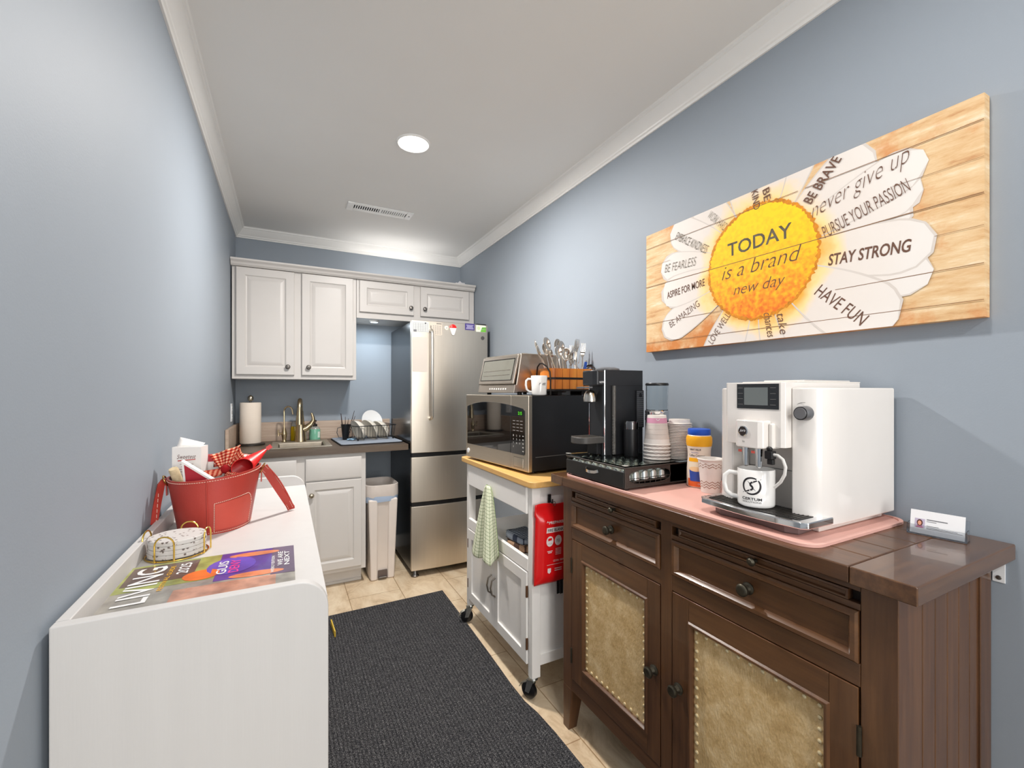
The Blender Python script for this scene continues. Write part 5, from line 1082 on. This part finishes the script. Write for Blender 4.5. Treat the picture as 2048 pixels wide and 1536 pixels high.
# ================================================================== on the sideboard
PNK = mat('pink_silicone', (226, 176, 164), rough=.5, var=.015)
b = MB(); b.prism(rrect(.958, 1.380, .516, 1.430, .045, 8), 0, .004, PNK)
o_ = rrect(.958, 1.380, .516, 1.430, .045, 8); i_ = rrect(.966, 1.372, .524, 1.422, .040, 8); n = len(o_)
b.add([(x, y, .004) for x, y in o_] + [(x, y, .0075) for x, y in o_] + [(x, y, .0075) for x, y in i_] + [(x, y, .004) for x, y in i_], [(k * n + i, k * n + (i + 1) % n, (k + 1) * n + (i + 1) % n, (k + 1) * n + i) for k in range(3) for i in range(n)], PNK)
solo('counter_mat', b, 'pale pink silicone mat with raised rim covering the sideboard top', 'mat', (0, 0, ZB), bevel=.001)
ZM2 = ZB + .0045

# espresso machine
JW = mat('appliance_white', (228, 223, 218), rough=.22, var=.006, coat=.5); JS = mat('appliance_satin', (226, 221, 215), rough=.42, var=.006); CHR = mat('chrome', (225, 226, 228), rough=.06, metal=1.0, var=.02); JG = mat('gap_grey', (120, 118, 116), rough=.6)
t = thing('espresso_machine', 'large white bean-to-cup espresso machine on the pink mat', 'coffee machine', (1.020, .678, ZM2), -90)
ZT2 = .330
shell = [(.068, .025), (.090, .028), (.108, .037), (.121, .052), (.129, .075), (.1325, .105), (.133, .135), (.133, .352), (.068, .352)]
b = MB(); b.prism(shell, .018, ZT2, JW); b.build('side_shell', t, bevel=.004, seg=3, angle=50)
b = MB(); b.prism([(-x - .014, y) for x, y in shell][::-1], .018, ZT2, JW); b.build('side_shell', t, bevel=.004, seg=3, angle=50)
b = MB(); b.box(-.085, .071, .10, .350, .004, .326, JS); b.build('core', t)
b = MB(); b.prism([(-.0855, .004), (-.078, -.002), (.060, -.002), (.0675, .004), (.0675, .33), (-.0855, .33)], .190, .343, JW); b.box(-.08, .062, .06, .345, .343, .346, JS); o = b.build('head', t, bevel=.003)
b = MB(); b.box(-.050, .056, -.0035, .001, .279, .3395, MGL); b.box(-.030, .030, -.0040, -.003, .288, .331, mat('display_grey', (108, 114, 114), rough=.25, var=.02))
fr = on((0, -.0041, 0), (1, 0, 0), (0, 0, 1))
for k in range(4):
    for x in (-.047, .036): rect(b, fr, x, x + .014, .289 + k * .0135, .2898 + k * .0135, JG)
b.build('display', o)
b = MB(); b.prism([(-.036, .02), (-.036, -.028), (-.026, -.036), (.026, -.036), (.036, -.028), (.036, .02)], .186, .252, JW); b.box(.036, .047, -.012, .02, .186, .246, JS); o2 = b.build('spout_block', t, bevel=.004, seg=3)
b = MB(); b.lathe([(.0125, 0), (.0125, -.002), (.0105, -.003)], (-.010, -.036, .226), CHR, axis='y', n=32, caps=False); b.lathe([(.0106, -.0026), (0, -.0028)], (-.010, -.036, .226), mat('badge_brown', (44, 34, 32), rough=.4), axis='y', n=32, caps=False)
fr2 = on((0, -.0392, 0), (1, 0, 0), (0, 0, 1)); b.text('jura', lambda x, y: fr2(-.0175 + x, .2225 + y), .015, .008, PLATE, shear=.35); b.text('E6', lambda x, y: fr2(-.012 + x, .199 + y) + Vector((0, .0028, 0)), .006, .004, JG); b.build('badge', o2)
for x in (-.020, .014):
    b = MB(); b.lathe([(.004, .138), (.0070, .141), (.0080, .152), (.0085, .170), (.0095, .186)], (x, -.012, 0), CHR, n=20); b.box(x - .016, x + .006, -.018, -.006, .172, .178, CHR); b.build('spout', o2)
b = MB(); b.box(.032, .050, -.020, -.002, .163, .182, BLK); b.box(.036, .050, -.017, -.006, .150, .163, BLK); b.lathe([(.006, .182), (.007, .188), (.004, .192)], (.040, -.012, 0), BLK, n=14); b.build('milk_nozzle', o2, bevel=.002)
b = MB(); b.tube([(.050, -.012, .174), (.060, -.014, .174), (.072, -.014, .166), (.078, -.014, .150), (.076, -.014, .132), (.066, -.012, .114), (.050, -.010, .098)], .0035, mat('milk_hose', (238, 236, 232), rough=.3, trans=.2), n=10); b.build('milk_hose', o2)
b = MB(); b.box(-.080, .066, .092, .104, .030, .192, JS); b.box(-.080, .066, .0905, .0925, .124, .1255, JG); b.build('back_plate', t)
b = MB(); kc = (.098, .031, .272); RUB = mat('dial_grey', (120, 120, 122), rough=.35, metal=.5)
b.lathe([(.0165, 0), (.0165, -.004), (.0150, -.022), (.0135, -.024)], kc, RUB, axis='y', n=28, caps=False); b.lathe([(.0137, -.0235), (.0125, -.0262), (0, -.0258)], kc, RUB, axis='y', n=28, caps=False); b.tube([(kc[0] + .0142 * math.cos(i * PI / 14), kc[1] - .0235, kc[2] + .0142 * math.sin(i * PI / 14)) for i in range(28)], .0011, BLK, n=6, closed=True); b.build('dial', t, angle=40)
b = MB(); b.tube([(kc[0] - .004 + .024 * math.cos(a), kc[1] - .004, kc[2] + .024 * math.sin(a)) for a in [PI * (.45 + .5 * i / 10) for i in range(11)]], .0005, JG, n=5); b.build('dial_mark', t)
b = MB(); TX0, TX1 = -.146, .131; front = [(TX0, .078), (TX0, -.018)] + [(TX0 + .012 + (TX1 - TX0 - .024) * i / 12, -.030 - .012 * math.sin(PI * i / 12)) for i in range(13)] + [(TX1, -.018), (TX1, .078)]
b.prism(front, .022, .038, CHR); o = b.build('drip_tray', t, bevel=.003)
b = MB(); b.prism([(TX0 + .022, .062), (TX0 + .022, -.014)] + [(TX0 + .026 + (TX1 - TX0 - .052) * i / 10, -.018 - .008 * math.sin(PI * i / 10)) for i in range(11)] + [(TX1 - .022, -.014), (TX1 - .022, .062)], .0378, .0392, mat('grate_dark', (52, 50, 48), rough=.45, metal=.6))
for i in range(26): x = TX0 + .030 + i * (TX1 - TX0 - .06) / 25; b.box(x - .0012, x + .0012, -.012, .058, .0390, .0402, mat('grate_bar', (84, 80, 76), rough=.35, metal=.8))
b.build('grate', o)
b = MB(); b.prism([(-.110, .07), (-.116, .0), (-.09, -.014), (-.03, -.006), (.02, -.006), (.075, -.014), (.10, 0), (.095, .07)], .0002, .0225, mat('base_plum_reflection', (112, 96, 94), rough=.35)); b.box(-.12, .11, .06, .345, .0002, .0200, JS); b.build('base', t, bevel=.003)  # plum colour on the foot imitates a reflection
b = MB(); b.box(-.06, .045, .12, .330, .346, .350, JW); b.build('bean_lid', t, bevel=.003)

# printed mug under the spout
t = thing('mug', 'white mug with a round black logo on the espresso machine tray', 'mug', (1.036, .690, ZM2 + .0402))
RM = .0415; mug(MB(), RM, .091, MUGW).build('body', t, angle=45); mug_handle(RM, .091, MUGW, math.radians(118), .030, .0058).build('handle', t)
b = MB(); LG = mat('logo_black', (40, 38, 42), rough=.4); g0 = math.radians(200); wr = around((0, 0, 0), RM + .0003, g0, 0)
C0 = (.0, .053); R1, R2 = .0215, .0172
def arcband(a0, a1, n=16):
    for i in range(n):
        p, q = math.radians(a0 + (a1 - a0) * i / n), math.radians(a0 + (a1 - a0) * (i + 1) / n); k = 1 - .35 * abs(2 * (i + .5) / n - 1) ** 3
        rin = R1 - (R1 - R2) * k
        b.flat(wr, [(C0[0] + R1 * math.cos(p), C0[1] + R1 * math.sin(p)), (C0[0] + R1 * math.cos(q), C0[1] + R1 * math.sin(q)), (C0[0] + rin * math.cos(q), C0[1] + rin * math.sin(q)), (C0[0] + rin * math.cos(p), C0[1] + rin * math.sin(p))][::1], LG)
arcband(58, 232); arcband(-122, 44)
def ribbon(pts):   # tapering stroke
    for i in range(len(pts) - 1):
        (x0, y0, w0), (x1, y1, w1) = pts[i], pts[i + 1]; L = math.hypot(x1 - x0, y1 - y0); nx, ny = -(y1 - y0) / L, (x1 - x0) / L
        b.flat(wr, [(C0[0] + x0 + nx * w0, C0[1] + y0 + ny * w0), (C0[0] + x0 - nx * w0, C0[1] + y0 - ny * w0), (C0[0] + x1 - nx * w1, C0[1] + y1 - ny * w1), (C0[0] + x1 + nx * w1, C0[1] + y1 + ny * w1)], LG)
ribbon([(.021, .0175, .0003), (.009, .0125, .0016), (-.001, .008, .0022), (-.0035, .004, .0018), (-.001, -.001, .0012), (.009, -.011, .0003)])
ribbon([(-.021, -.0175, .0003), (-.009, -.0125, .0016), (.001, -.008, .0022), (.0035, -.004, .0018), (.001, .001, .0012), (-.009, .011, .0003)])
b.text('CERTUM', lambda x, y: wr(-.0225 + x, .0185 + y), .045, .0066, LG, bold=.02); b.text('SOLUTIONS', lambda x, y: wr(-.0215 + x, .0125 + y), .043, .0036, LG)
b.build('logo', t)

# business cards
t = thing('card_holder', 'clear acrylic business card holder on the near end of the sideboard', 'card holder', (1.296, .438, ZB), -81)
ACR = mat('acrylic', (240, 244, 248), rough=.03, trans=1.0, var=0, ior=1.49)
b = MB(); b.box(-.049, .049, -.012, -.010, .001, .022, ACR); b.box(-.049, .049, -.012, .022, .0005, .0025, ACR); b.box(-.049, -.047, -.012, .016, .002, .024, ACR); b.box(.047, .049, -.012, .016, .002, .024, ACR)
b.hexa([(-.049, .010, .002), (.049, .010, .002), (.049, .012, .002), (-.049, .012, .002), (-.049, .022, .042), (.049, .022, .042), (.049, .024, .042), (-.049, .024, .042)], ACR); b.build('stand', t)
b = MB(); CRD = mat('card_white', (240, 240, 242), rough=.5, var=.01); lean = Vector((0, .011, .050)).normalized(); fq = on((-.0445, -.0078, .003), (1, 0, 0), lean)
b.hexa([fq(0, 0), fq(.089, 0), fq(.089, 0) + Vector((0, .004, 0)), fq(0, 0) + Vector((0, .004, 0)), fq(0, .051), fq(.089, .051), fq(.089, .051) + Vector((0, .004, 0)), fq(0, .051) + Vector((0, .004, 0))], CRD)
f2 = lambda x, y: fq(x, y) + Vector((0, -.0003, 0)); f3 = lambda x, y: fq(x, y) + Vector((0, -.0006, 0)); f4 = lambda x, y: fq(x, y) + Vector((0, -.0009, 0))
rect(b, f2, .008, .025, .013, .033, mat('photo_lilac', (196, 184, 206), rough=.4)); el = lambda cx, cy, rx, ry: [(cx + rx * math.cos(i * PI / 10), cy + ry * math.sin(i * PI / 10)) for i in range(20)]
b.flat(f3, el(.0165, .024, .0050, .0072), mat('photo_hair', (84, 44, 36), rough=.5)); b.flat(f4, el(.0163, .0235, .0032, .0050), mat('photo_skin', (226, 160, 130), rough=.5)); b.flat(f3, [(.010, .013), (.023, .013), (.020, .0185), (.013, .0185)], mat('photo_dress', (190, 120, 150), rough=.5))
for x0, x1, y, h in ((.028, .062, .0315, .0022), (.028, .044, .028, .0012), (.028, .048, .0185, .0010), (.028, .078, .0150, .0010), (.028, .086, .0125, .0010)): rect(b, f2, x0, x1, y, y + h, INK)
solo('business_card', b, 'white business card with a small portrait leaning in the acrylic holder', 'card', (1.296, .438, ZB), -81)

# capsule drawer
t = thing('capsule_organizer', 'black mesh coffee capsule organizer with glass top on the far end of the sideboard', 'organizer', (.966, 1.250, ZM2), -90)
MSH = mat('mesh_black', (66, 60, 56), rough=.5, metal=.4, var=.3, vs=400, bump=.4, bs=500); w2 = .165; dpt = .325; zb, ztp = .007, .074
b = MB(); b.box(-w2, w2, .004, dpt, zb, zb + .004, MSH); b.box(-w2, w2, dpt - .004, dpt, zb, ztp, MSH); b.box(-w2, -w2 + .003, .004, dpt, zb, ztp, MSH)
for x in (-w2 + .002, w2 - .002):
    for z in (zb + .002, ztp - .002): b.tube([(x, .002, z), (x, dpt - .002, z)], .0030, MSH, n=8)
for y in (.002, dpt - .002):
    b.tube([(-w2, y, ztp - .002), (w2, y, ztp - .002)], .0030, MSH, n=8); b.tube([(w2 - .002, y, zb), (w2 - .002, y, ztp)], .0028, MSH, n=8)
# near side with an oval window
ny_, nz2 = .110, (zb + ztp) / 2; N = 40; inner = [(ny_ + .092 * math.copysign(abs(math.cos(2 * PI * i / N)) ** .7, math.cos(2 * PI * i / N)), nz2 + .024 * math.copysign(abs(math.sin(2 * PI * i / N)) ** .7, math.sin(2 * PI * i / N))) for i in range(N)]
def torect(p):
    dx, dz_ = p[0] - ny_, p[1] - nz2; k = min((dpt - ny_ if dx > 0 else ny_) / max(1e-6, abs(dx)), (ztp - nz2) / max(1e-6, abs(dz_))); return (ny_ + dx * k, nz2 + dz_ * k)
outer = [torect(p) for p in inner]; X = w2 - .001
b.add([(X, y, z) for y, z in inner] + [(X, y, z) for y, z in outer], [(i, (i + 1) % N, N + (i + 1) % N, N + i) for i in range(N)], MSH)
b.add([(X, ny_ + .092, zb), (X, dpt, zb), (X, dpt, ztp), (X, ny_ + .092, ztp)], [(3, 2, 1, 0)], MSH)
b.tube([(X, y, z) for y, z in inner], .0014, MSH, n=6, closed=True); b.tube([(X, ny_ - .09, nz2 - .004), (X, ny_ + .09, nz2 - .004)], .0010, MSH, n=5)
for k in range(-3, 4): b.tube([(X, ny_ + k * .024, nz2 - .022), (X, ny_ + k * .024, nz2 - .004)], .0010, MSH, n=5)
b.build('frame', t, angle=50)
b = MB(); b.box(-w2 + .004, w2 - .004, .003, dpt - .006, .024, .026, MSH); b.build('capsule_tray', t)
b = MB(); b.box(-w2 + .004, w2 - .004, -.004, .002, zb, ztp - .013, mat('drawer_black', (40, 39, 38), rough=.42, metal=.3, var=.08)); o = b.build('drawer_front', t, bevel=.003)
b = MB(); b.strip([(-.034, -.004, .044), (-.024, -.013, .040), (0, -.017, .038), (.024, -.013, .040), (.034, -.004, .044)], .010, .002, mat('handle_chrome', (220, 216, 210), rough=.15, metal=1), (0, 0, 1)); b.build('handle', o)
b = MB(); b.box(-w2 + .002, w2 - .002, .002, dpt - .002, ztp + .0012, ztp + .0052, mat('glass_sheet', (236, 244, 240), rough=.02, trans=1.0, var=0, ior=1.12)); b.build('glass_top', t)
for x in (-w2 + .006, w2 - .006):
    for y in (.006, dpt - .006): b = MB(); b.box(x - .008, x + .008, y - .008, y + .008, ztp + .0055, ztp + .0085, CLR); b.build('corner_guard', t, bevel=.002)
for x in (-w2 + .02, w2 - .02):
    for y in (.025, dpt - .025): b = MB(); b.cyl((x, y, .0), .009, zb, BLK, n=14); b.build('foot', t)
CAPS = mat('capsule_foil', (206, 210, 206), rough=.22, metal=.9, var=.12, vs=40)
f = None; ROWC = ['front', 'second', 'third', 'fourth', 'back']
COLC = ['far end', 'second from the far end', 'third from the far end', 'middle', 'third from the near end', 'second from the near end', 'near end', 'nearest']
for r in range(5):
    for c in range(8):
        loc = (.966 + .026 + r * .0395, 1.250 + .140 - c * .0395, ZM2 + .0268)
        lab = 'silver coffee capsule in the black organizer, %s row, %s position' % (ROWC[r], COLC[c])
        if f is None:
            b = MB(); b.lathe([(0, 0), (.016, 0), (.0185, .001), (.0185, .003), (.0175, .006), (.0165, .020), (.0135, .032), (.008, .039), (0, .041)], (0, 0, 0), CAPS, n=20, caps=False)
            f = solo('coffee_capsule', b, lab, 'capsule', loc, group='capsules in the black organizer', angle=40)
        else: dup(f, loc, label=lab)
ZG = ZM2 + .0795   # top of the glass

# capsule coffee maker on the glass
MCH = mat('machine_black', (38, 39, 42), rough=.32, var=.05); MCD = mat('machine_dark', (24, 24, 26), rough=.5, var=.05)
t = thing('capsule_coffee_maker', 'tall black capsule coffee maker on the glass-topped drawer', 'coffee maker', (1.060, 1.352, ZG), -90)
b = MB(); b.prism([(-.050, .012), (-.036, 0), (.036, 0), (.050, .012), (.050, .19), (-.050, .19)], 0, .322, MCH); b.box(.0502, .0508, .02, .19, .262, .2635, MCD); b.build('body', t, bevel=.004)
for x in (-.046, .046): b = MB(); b.tube([(x, .004, .002), (x, .004, .320)], .0028, CHR, n=8); b.build('chrome_edge', t)
b = MB(); b.prism([(-.045, .03), (-.045, -.028), (-.030, -.040), (.030, -.040), (.045, -.028), (.045, .03)], .262, .320, MCH); o = b.build('head', t, bevel=.006, seg=3)
b = MB(); b.lathe([(.048, .320), (.046, .328), (.030, .334), (0, .336)], (0, .055, 0), mat('lid_grey', (96, 96, 98), rough=.3), n=32, caps=False); b.build('lid', t)
b = MB(); b.strip([(0, -.036, .256), (0, -.060, .255), (0, -.074, .254)], .050, .006, RUB, (1, 0, 0)); b.build('lever', o)
b = MB(); fr = on((.0455, -.020, .272), (0, 1, 0), (0, 0, 1)); b.text('NESPRESSO', lambda x, y: fr(x, y), .040, .007, PLATE); b.build('lettering', o)
b = MB(); b.lathe([(.026, .202), (.0255, .215), (.022, .232), (.014, .243), (0, .247)], (0, -.028, 0), mat('spout_steel', (196, 190, 180), rough=.25, metal=1), n=28, caps=False); b.lathe([(.024, .204), (.010, .206), (.008, .196), (0, .196)], (0, -.028, 0), MCD, n=24, caps=False); b.build('spout', t, angle=40)
b = MB(); b.prism([(-.046, .004), (-.046, -.070)] + [(-.046 * math.cos(i * PI / 10), -.070 - .034 * math.sin(i * PI / 10)) for i in range(1, 10)] + [(.046, -.070), (.046, .004)], .046, .070, mat('tray_grey', (72, 70, 68), rough=.45)); o = b.build('drip_tray', t, bevel=.003)
b = MB(); 
for i in range(12): y = -.092 + i * .0078; b.box(-.034, .034, y, y + .003, .0702, .0716, mat('grate_steel', (170, 164, 156), rough=.3, metal=1))
b.build('grate', o)
b = MB(); b.box(-.030, .030, -.02, .002, .002, .046, MCD); b.build('tray_support', t, bevel=.003)
b = MB(); b.box(.0505, .060, .150, .186, .100, .245, MCH)
for i in range(18): b.box(.0600, .0612, .150, .186, .104 + i * .0078, .108 + i * .0078, RUB)
b.lathe([(0, .0616), (.008, .0616)], (0, .168, .225), BLK, axis='x', n=18, caps=False); b.build('ribbed_panel', t)
b = MB(); b.tube([(.056, .040, .004), (.056, .040, .262)], .0075, mat('smoke_tube', (150, 146, 140), rough=.1, trans=.7, var=.02), n=12); b.tube([(.056 + .0045 * math.cos(i * .9), .040 + .0045 * math.sin(i * .9), .008 + i * .0016) for i in range(90)], .0012, CHR, n=5); b.build('side_tube', t)

# milk frother, grinder
t = thing('milk_frother', 'small black milk frother with chrome band beside the black coffee maker', 'frother', (1.150, 1.258, ZG))
b = MB(); b.lathe([(.026, 0), (.027, .004), (.027, .098), (.026, .100)], (0, 0, 0), BLK, n=32); b.build('body', t, angle=40)
b = MB(); b.lathe([(.0265, .100), (.0268, .124), (.025, .130), (0, .133)], (0, 0, 0), mat('smoked_chrome', (120, 118, 118), rough=.12, metal=1), n=32, caps=False); b.build('lid', t, angle=40)
t = thing('coffee_grinder', 'coffee grinder with clear hopper and black base behind the paper cups', 'grinder', (1.248, 1.225, ZG))
b = MB(); b.lathe([(.044, 0), (.045, .006), (.043, .10), (.042, .132), (.0, .132)], (0, 0, 0), BLK, n=36); b.build('base', t, angle=40)
b = MB(); b.lathe([(.0435, .132), (.0440, .136), (.0430, .160), (.0440, .166), (.0415, .170), (0, .170)], (0, 0, 0), CHR, n=36, caps=False); b.build('collar', t, angle=40)
b = MB(); b.lathe([(.040, .170), (.0405, .262), (.038, .262), (.0375, .172), (.040, .170)], (0, 0, 0), mat('clear_hopper', (235, 240, 242), rough=.04, trans=1.0, var=0, ior=1.3), n=36, caps=False); b.build('hopper', t, angle=40)
b = MB(); b.lathe([(.042, .2625), (.0425, .268), (.040, .272), (0, .273)], (0, 0, 0), BLK, n=36, caps=False); b.build('lid', t, angle=40)

# paper cups, upside down in a stack
CUPW = mat('paper_cup', (232, 226, 220), rough=.6, var=.015)
CZ = [(.96 - 0.0)]
def pcup(plain):
    b = MB(); rb, rt, h = .0325, .0445, .105     # mouth down: wide at z = 0
    b.lathe([(rt + .0015, 0), (rt + .0030, .0022), (rt + .0015, .0045), (rt, .005), (rb, h), (rb - .002, h + .0005), (rb - .003, h - .006), (0, h - .006)], (0, 0, 0), CUPW, n=40, caps=False)
    fz = lambda z: rt + (rb - rt) * (z - .005) / (h - .005) + .0003
    def band(z0, z1, m): b.lathe([(fz(z0), z0), (fz(z1), z1)], (0, 0, 0), m, n=40, caps=False)
    if not plain:
        band(.078, .096, mat('cup_pink', (212, 150, 176), rough=.6)); band(.022, .0775, mat('cup_grey', (214, 204, 196), rough=.6))
        for z in (.038, .056, .070): band(z, z + .0008, mat('cup_line', (176, 166, 160), rough=.6))
        a0 = math.radians(225)
        for sgn in (-1, 1):
            w_ = lambda x, y: Vector(((fz(.087) + .0004) * math.cos(a0 + x / .034), (fz(.087) + .0004) * math.sin(a0 + x / .034), .087 + y))
            b.flat(w_, [(-.006, -.006 * sgn - .0014), (-.006, -.006 * sgn + .0014), (.006, .006 * sgn + .0014), (.006, .006 * sgn - .0014)], PLATE)
    else:
        for i in range(30):
            a, c = 2 * PI * i / 30, 2 * PI * (i + 1) / 30; z0, z1 = (.0065, .0095) if i % 2 else (.0095, .0065); r = fz(.008) + .0002
            b.add([(r * math.cos(a), r * math.sin(a), z0), (r * math.cos(c), r * math.sin(c), z1), (r * math.cos(c), r * math.sin(c), z1 + .0014), (r * math.cos(a), r * math.sin(a), z0 + .0014)], [(0, 1, 2, 3)], mat('cup_print', (164, 140, 128), rough=.6))
    return b
UX, UY = 1.186, 1.165; f = None
for k, lab in enumerate(('bottom upturned paper cup of the stack on the glass-topped drawer', 'second upturned paper cup from the bottom of the stack', 'third upturned paper cup from the bottom of the stack', 'upturned paper cup just under the pink-banded one in the stack')):
    loc = (UX, UY, ZG + .0002 + k * .0125)
    if f is None: f = solo('paper_cup', pcup(True), lab, 'paper cup', loc, group='stacked upturned paper cups', angle=40)
    else: dup(f, loc, rz=40 * k, label=lab)
solo('paper_cup', pcup(False), 'top upturned paper cup with a pink band, on the cup stack', 'paper cup', (UX, UY, ZG + .0002 + 4 * .0125), 6, group='stacked upturned paper cups', angle=40)
# lids
LDW = mat('lid_white', (226, 220, 214), rough=.4, var=.015)
def lid(top):
    b = MB(); b.lathe([(.0400, 0), (.0425, .0012), (.0430, .0030), (.0415, .0040), (.0400, .0042)] + ([(.0370, .0050), (.0360, .0165), (.0345, .0175), (.0335, .0140), (0, .0135)] if top else [(.0360, .0048), (0, .0046)]), (0, 0, 0), LDW, n=40, caps=False); return b
LXX, LYY = 1.263, 1.132; f = None; NL = 22
for k in range(NL):
    loc = (LXX + .0006 * math.sin(k * 1.7), LYY + .0006 * math.cos(k * 2.3), ZG + .0002 + k * .0056)
    if f is None: f = solo('cup_lid', lid(False), 'flat white cup lid within the tall stack beside the upturned paper cups', 'cup lid', loc, group='stacked white cup lids', angle=40)
    else: dup(f, loc)
solo('cup_lid', lid(True), 'topmost white cup lid with raised rim on the tall lid stack', 'cup lid', (LXX, LYY, ZG + .0002 + NL * .0056), angle=40)

# creamer
t = thing('creamer_bottle', 'coffee creamer bottle with blue cap and yellow top label', 'bottle', (1.245, 1.032, ZM2))
b = MB(); RC = .041; BODY = mat('creamer_white', (238, 222, 206), rough=.35, var=.01)
prof = [(.036, 0), (.0395, .004), (.0400, .012), (.0395, .060), (.0375, .085), (.0360, .100), (.0370, .125), (.0400, .142), (.0410, .150), (.0405, .165), (.0370, .172), (.0350, .174)]
b.lathe(prof, (0, 0, 0), BODY, n=40); b.build('bottle', t, angle=40)
def rad(z):
    for (r0, z0), (r1, z1) in zip(prof, prof[1:]):
        if z0 <= z <= z1: return r0 + (r1 - r0) * (z - z0) / max(1e-6, z1 - z0)
    return .035
ca = math.radians(214)
def cw(x, y, d=.0003): r = rad(y) + d; a = ca + x / .040; return Vector((r * math.cos(a), r * math.sin(a), y))
b = MB(); YL = mat('label_yellow', (246, 176, 26), rough=.4); NV = mat('label_blue', (58, 84, 172), rough=.4); ORG = mat('label_orange', (236, 108, 50), rough=.4); CRE = mat('label_cream', (244, 206, 158), rough=.4)
def patchw(x0, x1, y0, y1, m, d=.0003, n=10):
    b.sheet(lambda u, v: cw(x0 + (x1 - x0) * u, y0 + (y1 - y0) * v, d), n, 6, m)
b.lathe([(rad(z) + .0003, z) for z in (.137, .142, .150, .158, .165, .1715)], (0, 0, 0), YL, n=40, caps=False)
patchw(-.036, .030, .086, .0985, YL); patchw(-.036, .034, .004, .030, ORG); patchw(-.034, .02, .062, .0855, mat('label_pale', (240, 226, 200), rough=.4))
b.sheet(lambda u, v: cw((-.026 - .004 * v) + (.036 + .008 * v) * u, .022 + .038 * v, .0009), 12, 4, NV)
b.sheet(lambda u, v: cw(-.008 + .022 * v * math.cos(2 * PI * u), .062 + .008 * v * math.sin(2 * PI * u), .0012), 24, 5, CRE); patchw(.016, .034, .006, .045, ORG, .0006)
b.text('GREAT VALUE', lambda x, y: cw(-.030 + x, .124 + y, .0006), .040, .0055, INK2, bold=.02); b.text('Non-Dairy', lambda x, y: cw(-.024 + x, .114 + y, .0006), .026, .0045, NV); b.text('Coffee Creamer', lambda x, y: cw(-.034 + x, .1035 + y, .0006), .058, .0075, INK2)
b.text('Original', lambda x, y: cw(.000 + x, .010 + y, .0010), .026, .006, PLATE); b.build('label', t)
b = MB(); b.lathe([(.0345, .174), (.0360, .176), (.0360, .191), (.0345, .194), (0, .1945)], (0, 0, 0), mat('cap_blue', (28, 84, 196), rough=.35), n=48, caps=False); b.build('cap', t, angle=40)

# chevron cup
t = thing('paper_cup', 'single upright paper cup with brown chevron bands beside the espresso machine', 'paper cup', (1.205, .956, ZM2))
b = MB(); r0, r1, hh = .0275, .0365, .108
b.lathe([(0, .004), (r0 - .002, .004), (r0 - .002, 0), (r0, 0), (r1, hh - .006), (r1 + .002, hh - .005), (r1 + .0028, hh - .002), (r1 + .001, hh), (r1 - .001, hh - .003), (r0, .006), (0, .005)], (0, 0, 0), CUPW, n=48, caps=False)
rz_ = lambda z: r0 + (r1 - r0) * z / (hh - .006) + .0003; CHV = mat('cup_chevron', (164, 132, 116), rough=.6)
for base in (.086, .078, .030, .022, .014):
    nz_ = 22
    for i in range(nz_):
        a, c = 2 * PI * i / nz_, 2 * PI * (i + 1) / nz_; za, zc = (base, base + .006) if i % 2 else (base + .006, base)
        P = lambda an, z: (rz_(z) * math.cos(an), rz_(z) * math.sin(an), z); b.add([P(a, za), P(c, zc), P(c, zc + .0028), P(a, za + .0028)], [(0, 1, 2, 3)], CHV)
b.build('cup', t, angle=40)
